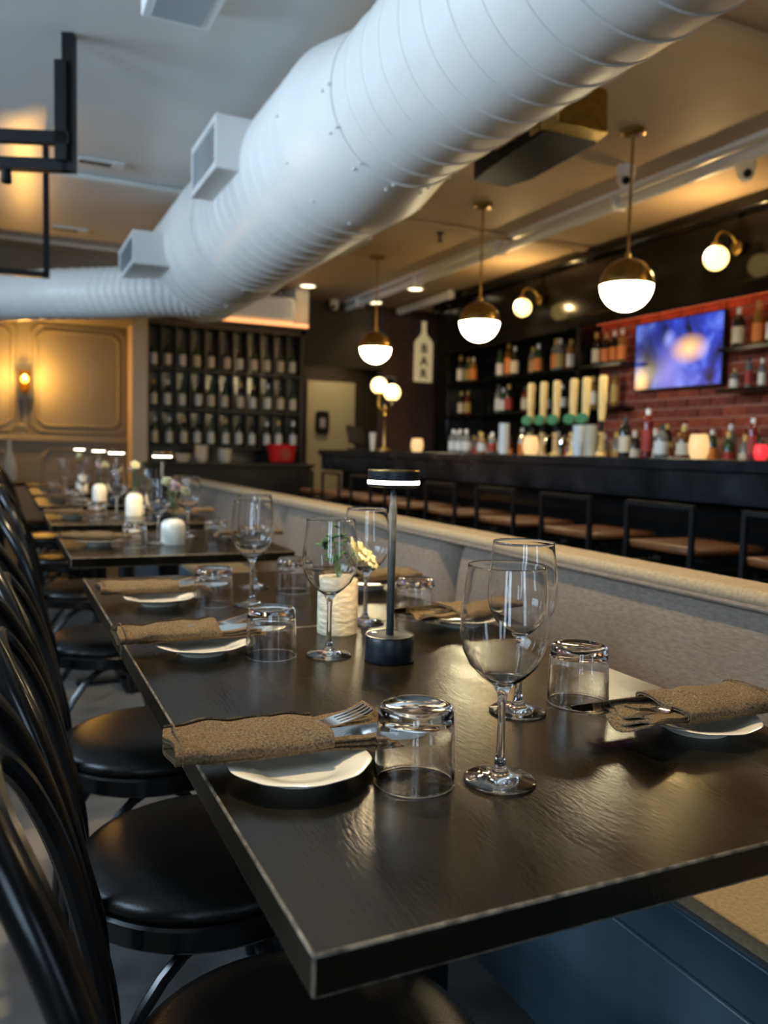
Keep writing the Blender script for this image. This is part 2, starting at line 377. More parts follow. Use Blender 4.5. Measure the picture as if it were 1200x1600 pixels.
MB().tube([(4.16, 10.04, 1.0), (4.16, 9.99, 1.0), (4.06, 9.99, 1.0)], .01, 8).build('door_handle', M['steel'], d1)
# ceiling battens
struct('trim_3', MB().bb(XL, 1.3, 5.63, 5.69, CEIL - .03, CEIL), M['duct'], bevel=.008)
struct('trim_4', MB().bb(1.5, 4.4, 5.52, 5.60, CEIL - .03, CEIL), M['ceiltan'], bevel=.008)
struct('trim_5', MB().bb(1.5, 4.4, 2.46, 2.60, CEIL - .025, CEIL), M['ceiltan'], bevel=.008)
struct('trim_6', MB().bb(XL, 1.0, 7.6, 7.66, CEIL - .03, CEIL), M['duct'], bevel=.008)
# column by the hall
struct('trim_7', MB().bb(2.83, 2.98, 8.4, YB, 2.36, CEIL), M['pilaster'], bevel=.006)

# ------------------------------------------------------------------ spiral duct
def ring(cx_, y, cz, r, n=72):
    return [(cx_ + r * math.cos(2*PI*k/n), y, cz + r * math.sin(2*PI*k/n)) for k in range(n)]
def duct_run(y0, y1, cz0, r0, cz1=None, r1=None, pitch=0.13, ridge=0.004, cx0=1.31):
    cz1 = cz0 if cz1 is None else cz1; r1 = r0 if r1 is None else r1
    st = [y0]; y = y0
    rings = []
    n = max(1, int((y1 - y0) / pitch))
    for k in range(n):
        ya = y0 + (y1 - y0) * k / n; yb = y0 + (y1 - y0) * (k + 1) / n
        f = lambda q: (q - y0) / (y1 - y0)
        for q, dr in ((ya, 0), (yb - 0.012, 0), (yb - 0.009, ridge), (yb - 0.003, ridge), (yb - 0.0001, 0)):
            t = f(q); rings.append(ring(cx0, q, cz0 + (cz1 - cz0) * t, r0 + (r1 - r0) * t + dr))
    return rings
dt = thing('spiral_duct', 'huge white spiral air duct running under the ceiling above the banquette', 'duct', (0, 0, 0))
dt.location = (1.31, 3, 2.3)
def dchild(name, mb, mt=None, **k):
    o = mb.build(name, mt or M['duct'], dt, **k); o.location = (-1.31, -3, -2.3); return o
dchild('duct_section', MB().loft(duct_run(-2.55, 2.72, 2.316, 0.285)))
dchild('reducer', MB().loft([ring(1.31, 2.70, 2.316, .291), ring(1.31, 2.76, 2.316, .291), ring(1.31, 3.06, 2.329, .352), ring(1.31, 3.12, 2.329, .352)]))
dchild('duct_section', MB().loft(duct_run(3.10, 4.66, 2.329, 0.347)))
dchild('reducer', MB().loft([ring(1.31, 4.64, 2.329, .352), ring(1.31, 4.72, 2.329, .352), ring(1.31, 4.98, 2.362, .392), ring(1.31, 5.04, 2.362, .392)]))
dchild('duct_section', MB().loft(duct_run(5.02, 5.9, 2.362, 0.387)))
# end cap, domed, and the smaller branch that leaves it to the left
dchild('end_cap', MB().loft([ring(1.31, 5.88, 2.362, .392), ring(1.31, 5.98, 2.362, .392), ring(1.31, 6.06, 2.362, .35), ring(1.31, 6.09, 2.362, .2)]))
bp = smoothpath([(1.25, 5.72, 2.14), (1.0, 5.83, 2.14), (0.75, 6.02, 2.13), (0.4, 6.30, 2.13), (-0.4, 6.92, 2.13), (-2.6, 8.0, 2.13)], 24)
def branch_r(t): return 0.172 + (0.005 if int(t * 120) % 4 == 0 else 0)
dchild('branch_duct', MB().tube(bp, branch_r, 40))
mbb = MB()
for y in (2.70, 2.76, 3.08, 4.66, 5.02):
    r = .297 if y < 2.8 else .357 if y < 4.9 else .397
    for k in range(7):
        a = PI * (1.0 + k / 6 * 0.9); z = (2.316 if y < 2.8 else 2.33)
        mbb.box((1.31 + r * math.cos(a), y, z + r * math.sin(a)), (.008, .008, .008))
sc_ = dchild('sheet_metal_screws', mbb, M['duct']); sc_['kind'] = 'stuff'
def grille_box(x0, x1, y0, y1, z0, z1):
    g = dchild('grille_box', MB().bb(x0 + .012, x1, y0, y1, z0, z1), bevel=.004)
    fr = MB(); t = .028
    fr.bb(x0, x0 + .014, y0, y1, z0, z0 + t).bb(x0, x0 + .014, y0, y1, z1 - t, z1).bb(x0, x0 + .014, y0, y0 + t, z0 + t, z1 - t).bb(x0, x0 + .014, y1 - t, y1, z0 + t, z1 - t)
    f = fr.build('grille_frame', M['plasticwhite'], g)
    nsl = 7
    for k in range(nsl):
        z = z0 + t + (z1 - z0 - 2*t) * (k + .5) / nsl
        MB().box((x0 + .008, (y0+y1)/2, z), (.003, y1-y0-2*t, .018), mtx=Matrix.Rotation(.6, 3, 'Y')).build('louvre_slat', M['grillegrey'], g)
grille_box(.86, 1.05, 3.66, 4.17, 2.30, 2.53)
grille_box(.74, 1.0, 5.28, 5.94, 2.19, 2.39)

# ------------------------------------------------------------------ banquette
by0, by1 = -0.2, 6.4
bq = thing('banquette', 'long taupe upholstered banquette running along the row of tables', 'bench', (1.05, 3, 0))
def bchild(name, mb, mt, **k):
    o = mb.build(name, mt, bq, **k); o.location = (-1.05, -3, 0); return o
bchild('seat_base', MB().bb(.885, 1.55, by0, by1, 0.06, 0.36), M['base'], bevel=.004)
bchild('front_panel', MB().bb(.87, .885, by0, by1, 0.06, 0.365), M['base'], bevel=.004)
bchild('front_lip', MB().bb(.865, .885, by0, by1, 0.371, 0.452), M['base'], bevel=.005)
bchild('plinth', MB().bb(.95, 1.5, by0, by1, 0, 0.06), M['black'])
seams = [by0, 0.95-.35, 2.12, 3.72, 5.1, by1]
for a, b in zip(seams, seams[1:]):
    # padded back: bulged front face
    n = 22; rows = 9; grid = []
    mb = MB()
    for i in range(n + 1):
        t = i / n; rg = []
        ends = min(t, 1 - t) * (b - a)
        e = min(1, ends / 0.07); be = 0.05 * (1 - (1 - e) ** 2.2) - .015
        for j in range(rows):
            s_ = j / (rows - 1); bz = 0.04 * (1 - abs(2 * s_ - 1) ** 4) * (0.5 + .5 * e)
            x = 1.235 + 0.04 * s_ * 0 - be - bz * .5 + .028 * (1 - s_) * -1 + .02
            rg.append((x, a + 0.003 + (b - a - .006) * t, 0.44 + (0.835 - 0.44) * s_))
        rg += [(1.30, rg[-1][1], 0.835), (1.30, rg[0][1], 0.44)]
        grid.append(rg)
    mb.loft(grid)
    bchild('back_cushion', mb, M['banq'], angle=60)
    bchild('seat_cushion', MB().bb(.875, 1.26, a + .004, b - .004, 0.36, 0.46), M['banqtop'], bevel=.02, bseg=3)
bchild('back_top', MB().bb(1.192, 1.30, by0, by1, 0.832, 0.862), M['banqtop'], bevel=.013, bseg=4)  # lighter than the back cushions: lit tone of the top put into the colour
bchild('piping', MB().tube([(1.196, by0 + (by1-by0)*k/30, 0.831) for k in range(31)], .006, 8), M['banq'])
bchild('back_panel', MB().bb(1.28, 1.36, by0, by1, 0.06, 0.845), M['blackwood'], bevel=.004)

# ------------------------------------------------------------------ tables
TX0, TX1, TZ = 0.182, 0.862, 0.76
def make_table(y0, y1, label, detail=True):
    t = thing('dining_table', label, 'table', ((TX0+TX1)/2, (y0+y1)/2, 0), group='black dining tables in a row')
    w, l = TX1 - TX0, y1 - y0
    MB().box((0, 0, TZ - 0.0155), (w, l, 0.031)).build('tabletop', [M['table'], M['worn']], t, bevel=.0022 if detail else .002, bmat=1)
    MB().lathe([(0, .012), (.02, .012), (.035, .03), (.035, TZ - .05), (.06, TZ - .0315), (0, TZ - .0315)], 20).build('pedestal', M['blackmetal'], t)
    MB().box((0, 0, .008), (.44, .07, .016)).box((0, 0, .008), (.07, .44, .016)).build('cross_base', M['blackmetal'], t, bevel=.004)
    return t
make_table(0.484, 1.432, 'nearest black dining table, a long scuffed top filling the foreground')
make_table(1.436, 2.121, 'black dining table butted against the far end of the nearest table')
make_table(2.52, 3.19, 'third black dining table, set apart past a gap behind the lamp table', False)
make_table(3.57, 4.25, 'fourth black dining table in the row towards the panelled wall', False)
make_table(4.66, 5.34, 'fifth black dining table in the row towards the panelled wall', False)
make_table(5.75, 6.43, 'sixth black dining table in the row towards the panelled wall', False)
make_table(6.84, 7.48, 'farthest black dining table in the row, closest to the panelled wall', False)

# ------------------------------------------------------------------ bentwood chairs (facing +x)
def make_chair(label, loc):
    t = thing('bentwood_chair', label, 'chair', loc, group='bentwood chairs along the tables')
    R = .205
    MB().lathe([(0, .472), (.06, .473), (.13, .470), (.17, .463), (.192, .452), (.200, .440), (.197, .428), (0, .428)], 48).build('seat', M['leather'], t, angle=80)
    MB().lathe([(.16, .428), (R - .004, .428), (R, .424), (R, .395), (R - .005, .390), (.16, .390)], 48).build('seat_ring', M['chair'], t)
    hoop = [(-.20, -.165, 0), (-.185, -.172, .22), (-.180, -.185, .42), (-.205, -.203, .55), (-.234, -.204, .66), (-.262, -.190, .74), (-.290, -.164, .80), (-.318, -.122, .85), (-.335, -.065, .884), (-.340, 0, .894)]
    hoop = hoop + [(x, -y, z) for x, y, z in reversed(hoop[:-1])]
    MB().tube(smoothpath(hoop, 8), .0155, 12).build('back_hoop', M['chair'], t)
    inner = [(-.182, -.105, .42), (-.202, -.124, .54), (-.230, -.132, .65), (-.262, -.112, .735), (-.290, -.068, .79), (-.300, 0, .812)]
    inner = inner + [(x, -y, z) for x, y, z in reversed(inner[:-1])]
    MB().tube(smoothpath(inner, 8), .012, 10).build('inner_hoop', M['chair'], t)
    for s in (-1, 1):
        MB().tube(smoothpath([(.135, s * .130, .43), (.155, s * .145, .25), (.185, s * .165, 0)], 6), lambda q: .0165 - .004 * q, 10).build('leg', M['chair'], t)
    # arched braces between the legs
    L4 = [(.165, .150), (.165, -.150), (-.185, -.168), (-.185, .168)]
    for i in range(4):
        a, b = Vector(L4[i]), Vector(L4[(i + 1) % 4]); pts = []
        for k in range(13):
            q = k / 12; p = a.lerp(b, q); h = math.sin(PI * q)
            pts.append((p.x * (1 - .12 * h), p.y * (1 - .12 * h), .13 + .255 * h ** .6))
        MB().tube(pts, .010, 8).build('arched_brace', M['chair'], t)
    return t
CH = [(.287, .775, 'nearest bentwood chair, its dark seat cut by the bottom of the picture'), (.295, 1.285, 'second bentwood chair, under the folded napkin of the nearest place setting'),
      (.305, 1.835, 'third bentwood chair, at the second napkin on the table edge'), (.32, 2.84, 'fourth bentwood chair with a golden sheen on its round seat'),
      (.34, 3.86, 'fifth bentwood chair from the camera along the aisle'), (.33, 4.95, 'sixth bentwood chair from the camera along the aisle'), (.33, 6.05, 'seventh bentwood chair from the camera along the aisle'), (.33, 7.12, 'farthest bentwood chair, near the panelled wall')]
chair0 = make_chair(CH[0][2], (CH[0][0], CH[0][1], 0))
for x, y, l in CH[1:]: dup(chair0, (x, y, 0), random.uniform(-.06, .06), l)

# ------------------------------------------------------------------ glassware
def wine_glass(label, x, y, s=1.0):
    out = [(0, .0012), (.030, .0010), (.0345, .0002), (.0358, .0002), (.0366, .0010), (.0366, .0018), (.0358, .0026), (.034, .0031), (.024, .0048), (.012, .0085), (.0065, .014), (.0043, .026), (.0038, .050), (.0040, .078), (.0052, .090),
           (.010, .0985), (.022, .107), (.034, .119), (.0415, .134), (.0447, .150), (.0442, .168), (.0422, .190), (.0393, .211), (.0388, .2160), (.0386, .2188), (.0385, .2194)]
    inn = [(.0382, .2197), (.0379, .2194), (.03785, .2188), (.0381, .2160), (.0386, .211), (.0416, .190), (.0436, .168), (.0441, .150), (.0409, .1345), (.0334, .1200), (.0214, .1082), (.010, .1010), (0, .0995)]
    o = MB().lathe([(r * s, z * s) for r, z in out + inn], 48).build('wine_glass', M['glass'], None, (x, y, TZ + .0004), angle=75)
    return tag(o, label, 'wine glass', 'stemmed wine glasses on the tables')
def tumbler_mesh():
    out = [(.0403, .0003), (.0408, .0014), (.0405, .0032), (.0400, .020), (.0392, .045), (.0386, .058), (.0384, .0605), (.0376, .072), (.0366, .0765), (.0345, .0785), (.030, .0785), (.026, .0768), (0, .0760)]
    inn = [(0, .0655), (.028, .0652), (.0350, .0625), (.0372, .056), (.0378, .045), (.0387, .020), (.0388, .0034), (.0387, .0014), (.0392, .0003)]
    # closed solid: outer surface from the rim up to the base, then down inside to the rim
    return inn[::-1][:0] + [(.0398, 0)] + out + inn[0:] + [(.0398, 0)]
TPROF = tumbler_mesh()
tum0 = None
def tumbler(label, x, y):
    global tum0
    prof = TPROF
    if tum0 is None:
        mb = MB()
        # split into outer and inner shells sharing the rim ring so the solid is watertight
        k = next(i for i in range(1, len(prof)) if prof[i][0] == 0)
        outer = prof[:k + 1]; inner = prof[k + 1:]
        mb.lathe(outer, 48); mb.lathe(inner, 48)
        tum0 = mb.build('tumbler', M['glass'], None, (x, y, TZ + .0004), angle=50)
        bm = bmesh.new(); bm.from_mesh(tum0.data); bmesh.ops.remove_doubles(bm, verts=bm.verts, dist=1e-6); bmesh.ops.recalc_face_normals(bm, faces=bm.faces); bm.to_mesh(tum0.data); bm.free()
        o = tum0
    else:
        o = tum0.copy(); C.objects.link(o); o.location = (x, y, TZ + .0004)
    return tag(o, label, 'tumbler', 'upturned tumblers on the tables')
g0 = wine_glass('front wine glass, nearest the camera on the big table', .455, .685)
def wg(label, x, y): return dup(g0, (x, y, TZ + .0004), random.uniform(0, 6), label)
wg('wine glass right behind the front one, its rim higher in the picture', .600, .867)
wg('wine glass standing in front of the pale stone vase, left of the lamp', .476, 1.220)
wg('wine glass behind the pale stone vase, beside the cream blooms', .632, 1.432)
wg('wine glass on the second table, front one of the overlapping pair', .475, 1.667)
wg('wine glass on the second table, rear one of the overlapping pair', .542, 1.882)
wg('wine glass left of the white vase on the third table', .478, 2.812)
wg('wine glass right of the white vase on the third table', .614, 2.995)
wg('wine glass on the fourth table beside the upright vase', .47, 3.83)
wg('wine glass on the fourth table towards the banquette', .64, 4.02)
wg('blurred wine glass on the fifth table, aisle side', .42, 4.92)
wg('blurred wine glass on the fifth table, banquette side', .62, 5.06)
wg('blurred wine glass on the sixth table, aisle side', .40, 5.98)
wg('blurred wine glass on the sixth table, banquette side', .64, 6.16)
wg('blurred wine glass on the farthest table, aisle side', .44, 7.05)
wg('blurred wine glass on the farthest table, away from the aisle', .66, 7.2)
tumbler('upturned tumbler beside the nearest napkin, left of the front wine glass', .373, .714)
tumbler('upturned tumbler right of the paired front wine glasses, near the banquette', .698, .871)
tumbler('upturned tumbler beside the second napkin, left of the stone vase', .388, 1.246)
tumbler('upturned tumbler behind the slim lamp post, against the banquette', .747, 1.446)
tumbler('upturned tumbler on the second table beside the dark napkin', .402, 1.698)
tumbler('upturned tumbler on the second table, just left of the stone vase', .611, 1.797)
tumbler('upturned tumbler on the third table left of its white vase', .394, 2.760)
tumbler('upturned tumbler on the third table, banquette side', .668, 2.80)
tumbler('upturned tumbler on the fourth table, aisle side', .38, 3.78)
tumbler('upturned tumbler on the fifth table, aisle side', .36, 4.86)
tumbler('upturned tumbler on the fourth table, banquette side', .62, 3.84)
tumbler('upturned tumbler on the fifth table, banquette side', .70, 4.95)
tumbler('upturned tumbler on the sixth table, aisle side', .32, 5.86)
tumbler('upturned tumbler on the sixth table, banquette side', .72, 6.02)

# ------------------------------------------------------------------ place settings
def plate_mesh():
    mb = MB(); prof = [(0, .004), (.030, .004), (.040, .0055), (.046, .009), (.060, .0135), (.0725, .0160), (.0735, .0172), (.0720, .0178), (.060, .0155), (.046, .0112), (.041, .0085), (.034, .0075), (0, .0072)]
    mb.lathe([(0, .002), (.036, .0), (.038, .0), (.040, .004)] + prof[3:], 64)
    # gently scalloped rim
    vs = []
    for x, y, z in mb.v:
        r = math.hypot(x, y); a = math.atan2(y, x)
        if r > .055:
            k = 1 + .012 * math.cos(10 * a) * (r - .055) / .018; x *= k; y *= k
        vs.append((x, y, z))
    mb.v = vs; return mb.mesh('plate', M['china'], angle=60)
PLATE = plate_mesh()
def napkin_meshes(seed):
    rnd = random.Random(seed)
    ph = [rnd.uniform(0, 6.28) for _ in range(8)]
    # wrap: a flattened spiral of cloth along x, from -0.125 to 0.03
    mb = MB(); n = 34; turns = 2.35; mlen = 96; th = .0017
    rings = []
    for i in range(n + 1):
        t = i / n; x = -.128 + .160 * t
        rg_o = []; rg_i = []
        for j in range(mlen + 1):
            u = j / mlen; a = -PI * .45 + 2 * PI * turns * u
            hw = .0395 + .010 * u; hh = .0042 + .0070 * u
            ca, sa = math.cos(a), math.sin(a)
            yy = hw * (abs(ca) ** .75) * (1 if ca >= 0 else -1); zz = hh * (abs(sa) ** .8) * (1 if sa >= 0 else -1)
            dent = (.0015 * math.sin(ph[0] + 30 * x + 55 * yy) + .0012 * math.sin(ph[1] + 75 * x - 40 * yy) + .001 * math.sin(ph[2] + 140 * x + 120 * yy)) * (1 if zz > 0 else .2)
            fold = .0022 * math.exp(-((yy - .012 + .12 * (x + .05)) / .006) ** 2) * (1 if zz > 0 else 0)
            skew = .02 * (x + .05)
            edge = .003 * math.sin(ph[3] + 70 * yy) * (1 if t > .97 or t < .03 else 0)
            p = Vector((x + edge, yy + skew, .0135 + zz + dent - fold))
            nrm = Vector((0, ca / max(hw, .001), sa / max(hh, .001))).normalized()
            rg_o.append(p + nrm * th / 2); rg_i.append(p - nrm * th / 2)
        rings.append(rg_o + rg_i[::-1])
    mb.loft(rings)
    wrap = mb.mesh('cloth_wrap', M['napkin'], angle=70)
    # folded tail: three stacked layers reaching out of the wrap towards the table centre
    mb = MB()
    for q in range(3):
        rows = []
        x0, x1 = -.10, .108 - .008 * q; w = .043 - .002 * q
        for i in range(25):
            t = i / 24; x = x0 + (x1 - x0) * t; rg = []
            out = max(0, (x - .03) / .08)
            bz = .0070 + .0030 * q
            for j in range(13):
                s_ = j / 12 * 2 - 1
                z = bz + out * (.004 * math.sin(ph[4] + 5 * s_ + q) + .0035 * math.sin(ph[5] + 60 * x) + .010 * max(0, s_) ** 2)
                rg.append((x + out * .006 * math.sin(ph[6] + 4 * s_), s_ * w * (1 + .25 * out) + .02 * (x + .05) + .008 * out, z))
            rows.append(rg + [(a, b, c_ - .0022) for a, b, c_ in rg[::-1]])
        mb.loft(rows)
    tail = mb.mesh('folded_tail', M['napkin'], angle=60)
    # hem stitched near the outer end
    mb = MB()
    pts = []
    for j in range(25):
        a = -PI * .1 + PI * 1.2 * j / 24; ca, sa = math.cos(a), math.sin(a)
        pts.append((-.119, .0500 * (abs(ca) ** .75) * (1 if ca >= 0 else -1) - .0014, .0140 + .0122 * (abs(sa) ** .8) * (1 if sa >= 0 else -1)))
    mb.tube(pts, .0011, 6)
    hem = mb.mesh('hem', M['napkin'])
    return wrap, tail, hem
NAPS = [napkin_meshes(s) for s in (3, 11, 23)]
def fork_mesh():
    mb = MB(); t = .0018
    def strip(pts):    # pts: (x, halfwidth, z, yoff)
        rg = [[(x, yo - w, z), (x, yo + w, z), (x, yo + w, z + t), (x, yo - w, z + t)] for x, w, z, yo in pts]
        mb.loft(rg)
    strip([(-.055, .005, .001, 0), (-.03, .004, .003, 0), (.02, .0028, .004, 0), (.045, .003, .003, 0), (.056, .009, .0, 0), (.066, .0118, -.001, 0), (.076, .0122, .000, 0)])
    for k in range(4):
        yo = -.0099 + .0066 * k
        strip([(.075, .0021, 0, yo), (.09, .0018, .002, yo), (.108, .0015, .006, yo), (.116, .0006, .009, yo)])
    return mb.mesh('fork', M['steel'], angle=50)
def knife_mesh():
    mb = MB(); rg = []
    for x, y0, y1, t in [(-.05, -.0045, .0045, .004), (-.02, -.0045, .0045, .004), (.0, -.0045, .0045, .0035), (.012, -.008, .006, .0018), (.07, -.009, .0065, .0016), (.10, -.0075, .0065, .0014), (.118, -.002, .006, .0012), (.124, .004, .0055, .001)]:
        rg.append([(x, y0, -t / 2), (x, y1, -t / 2), (x, y1, t / 2), (x, y0, t / 2)])
    mb.loft(rg); return mb.mesh('knife', M['steel'], angle=40)
FORK, KNIFE = fork_mesh(), knife_mesh()
def obj(name, me, loc, rot=(0, 0, 0), parent=None):
    o = bpy.data.objects.new(name, me); C.objects.link(o); o.location = loc; o.rotation_euler = rot
    if parent: o.parent = parent
    return o
def setting(px, py, nx, ny, rz, where, v, cutlery=True):
    tag(obj('side_plate', PLATE, (px, py, TZ + .0003), (0, 0, random.uniform(0, 1))), 'scalloped cream side plate under the %s' % where, 'plate', 'side plates')
    n = thing('folded_napkin', 'brown cloth napkin, the %s' % where, 'napkin', (nx, ny, TZ + .0165), rz, 'folded brown napkins')
    w, t_, h = NAPS[v % 3]
    obj('cloth_wrap', w, (0, 0, 0), parent=n); obj('folded_tail', t_, (0, 0, 0), parent=n); obj('hem', h, (0, 0, 0), parent=n)
    if cutlery:
        R = Matrix.Rotation(rz, 3, 'Z')
        a = R @ Vector((-.018, .002, 0)); b = R @ Vector((.025, -.024, 0))
        tag(obj('fork', FORK, (nx + a.x, ny + a.y, TZ + .0298), (0.05, -.02, rz + .20)), 'steel fork tucked in the %s' % where, 'fork', 'forks')
        tag(obj('knife', KNIFE, (nx + b.x, ny + b.y, TZ + .0325), (1.0, 0.0, rz + .02)), 'steel knife tucked in the %s' % where, 'knife', 'knives')
setting(.272, .775, .277, .814, -.06, 'nearest napkin, overhanging the table edge', 0)
setting(.770, .733, .752, .742, PI - .03, 'rightmost napkin beside the banquette', 1)
setting(.292, 1.306, .292, 1.346, .02, 'second napkin on the aisle side', 2)
setting(.80, 1.36, .800, 1.365, PI + .12, 'napkin right of the slim lamp', 0)
setting(.300, 1.742, .310, 1.800, .03, 'third napkin on the aisle side', 1)
setting(.80, 1.80, .80, 1.812, PI, 'napkin behind the lamp post on the second table', 2)
setting(.29, 2.84, .30, 2.86, .0, 'napkin on the third table, aisle side', 0, False)
setting(.78, 2.86, .79, 2.87, PI, 'napkin on the third table, banquette side', 1, False)
setting(.29, 3.88, .30, 3.90, .0, 'napkin on the fourth table, aisle side', 2, False)
setting(.78, 3.9, .79, 3.91, PI, 'napkin on the fourth table, banquette side', 0, False)
setting(.29, 4.98, .30, 5.0, .0, 'napkin on the fifth table, aisle side', 1, False)
setting(.29, 6.05, .30, 6.07, .0, 'napkin on the sixth table, aisle side', 2, False)

# ------------------------------------------------------------------ table lamps
def table_lamp(label, x, y):
    t = thing('table_lamp', label, 'lamp', (x, y, TZ), group='slim cordless table lamps')
    MB().lathe([(0, 0), (.0385, 0), (.0392, .001), (.0392, .0385), (.0385, .0395), (.0375, .0398), (0, .0398)], 48).build('base', M['lampblack'], t)
    MB().lathe([(.0365, .0398), (.0388, .0398), (.0390, .0406), (.0365, .0406)], 48).build('base_rim', M['steel'], t)
    MB().lathe([(0, .0398), (.0045, .0398), (.0045, .0412), (0, .0414)], 16, (-.020, .016, 0)).build('touch_button', M['steel'], t)
    MB().lathe([(0, .0398), (.0062, .0398), (.0062, .245), (.0048, .247), (.0048, .274), (0, .274)], 20).build('post', M['lampblack'], t)
    MB().lathe([(0, .2735), (.036, .2735), (.0400, .2755), (.0405, .2785), (0, .2785)], 48).build('head_underside', M['lampblack'], t)
    MB().lathe([(0, .2785), (.0405, .2785), (.0408, .2795), (.0408, .2835), (.0405, .2845), (0, .2845)], 48).build('light_ring', M['lampglow'], t)
    MB().lathe([(0, .2845), (.0402, .2845), (.0404, .2855), (.0404, .2990), (.039, .3003), (0, .3003)], 48).build('head_cap', M['lampblack'], t)
    MB().lathe([(.0385, .3003), (.0403, .2997), (.0404, .2985), (.0408, .2990), (.0400, .3010), (.0385, .3010)], 48).build('head_rim', M['brass'], t)
    # the underside LEDs
    d = bpy.data.lights.new('table_lamp_light', 'SPOT'); d.energy = 9; d.color = (1, .76, .42); d.spot_size = 2.5; d.spot_blend = .5; d.shadow_soft_size = .03
    o = bpy.data.objects.new('table_lamp_light', d); C.objects.link(o); o.parent = t; o.location = (0, 0, .271)
    return t
lamp0 = table_lamp('slim black table lamp with glowing ring, on the nearest table', .558, 1.165)
dup(lamp0, (.65, 3.73, TZ), .3, 'slim table lamp on the fourth table')
dup(lamp0, (.585, 4.79, TZ), .3, 'slim table lamp on the fifth table')
dup(lamp0, (.61, 5.95, TZ), .3, 'slim table lamp on the sixth table')
dup(lamp0, (.585, 7.15, TZ), .3, 'slim table lamp on the farthest table')

# ------------------------------------------------------------------ vases with flowers
def petal(mb, base, d, size, up=Vector((0, 0, 1))):
    d = d.normalized(); s = d.cross(up); s = s.normalized() if s.length > 1e-3 else Vector((1, 0, 0)); nrm = s.cross(d)
    P = []
    for t, w, h in ((0, .10, 0), (.35, .42, .10), (.7, .5, .14), (1, .12, .05)):
        c_ = base + d * (size * t) + nrm * (size * h)
        P.append((c_ - s * size * w - nrm * size * .06, c_ + nrm * size * .03, c_ + s * size * w - nrm * size * .06))
    vs = [v for r in P for v in r]; fs = []
    for i in range(3):
        for k in range(2): fs.append((i*3+k, i*3+k+1, (i+1)*3+k+1, (i+1)*3+k))
    mb.add(vs, fs)
def vase(label, x, y, h, r, mt, flowers, dome=False):
    t = thing('flower_vase', label, 'vase', (x, y, TZ + .0003), random.uniform(0, 6), 'pale flower vases on the tables')
    if dome: prof = [(0, 0), (r * .98, 0), (r, .004), (r, h * .68), (r * .93, h * .84), (r * .72, h * .95), (r * .40, h), (r * .30, h * .99), (r * .28, h * .9), (0, h * .9)]
    else: prof = [(0, 0), (r * .98, 0), (r, .003), (r, h - .006), (r * .96, h), (r * .5, h + .001), (r * .34, h), (r * .3, h * .9), (0, h * .9)]
    MB().lathe(prof, 40).build('vase_body', mt, t)
    rnd = random.Random(int(x * 1000 + y * 77))
    st = MB(); fl = []
    for k, (dx, dy, hz, kind, sz) in enumerate(flowers):
        tip = Vector((dx, dy, h + hz))
        MB().tube(smoothpath([(0, 0, h * .92), (dx * .35, dy * .35, h + hz * .55), tuple(tip)], 5), .0011, 6).build('stem', M['leafm'], t)
        mb = MB()
        if kind == 'leaf':
            for q in range(7):
                a = rnd.uniform(0, 6.28); zz = rnd.uniform(.35, 1)
                petal(mb, Vector((dx * zz, dy * zz, h + hz * zz)), Vector((math.cos(a), math.sin(a), rnd.uniform(-.1, .5))), sz)
            o = mb.build('leaves', M['leafm'], t, angle=80)
        else:
            ax = Vector((dx + rnd.uniform(-.02, .02), dy + rnd.uniform(-.03, .01), .03)).normalized(); Q = Vector((0, 0, 1)).rotation_difference(ax).to_matrix()
            for ly in range(2):
                for q in range(5):
                    a = q * PI / 2.5 + ly * .6 + rnd.uniform(-.2, .2)
                    petal(mb, tip, Q @ Vector((math.cos(a), math.sin(a), .25 + .6 * ly)), sz * (1 - .3 * ly), ax)
            o = mb.build('bloom', M['petal'] if kind == 'cream' else M['pinkpetal'], t, angle=80)
        o.modifiers.new('thick', 'SOLIDIFY').thickness = .0008
    return t
v0 = vase('pale stone vase with cream blooms beside the slim lamp', .551, 1.372, .0975, .0365, M['stone'],
     [(.032, -.014, .050, 'cream', .030), (.052, .006, .034, 'cream', .028), (.030, .022, .040, 'cream', .028), (-.012, .004, .080, 'leaf', .022), (.0, -.02, .095, 'leaf', .020), (-.03, .0, .07, 'leaf', .020)])
v0.rotation_euler.z = -.25
vase('white rounded vase on the third table, tall flowers rising from it', .525, 2.805, .085, .040, M['white_ceramic'],
     [(.03, 0, .11, 'pink', .022), (.06, .03, .12, 'cream', .020), (.05, -.03, .09, 'cream', .020), (.075, .0, .10, 'pink', .02), (.0, .01, .09, 'leaf', .018)], True)
vase('white rounded vase on the fourth table with pink and cream blooms', .565, 3.967, .105, .040, M['white_ceramic'],
     [(.0, 0, .12, 'pink', .024), (.05, .03, .13, 'cream', .024), (-.04, -.03, .11, 'pink', .022), (.03, -.05, .10, 'cream', .024), (-.03, .02, .08, 'leaf', .02)], True)
vase('white vase with pale blooms on the fifth table', .52, 5.02, .10, .040, M['white_ceramic'], [(.0, 0, .10, 'pink', .024), (-.05, .03, .11, 'cream', .024), (-.09, 0, .07, 'pink', .02)], True)
vase('white vase with cream blooms on the sixth table', .52, 6.16, .11, .040, M['white_ceramic'], [(.03, 0, .12, 'cream', .024), (-.03, .03, .14, 'cream', .024)], True)
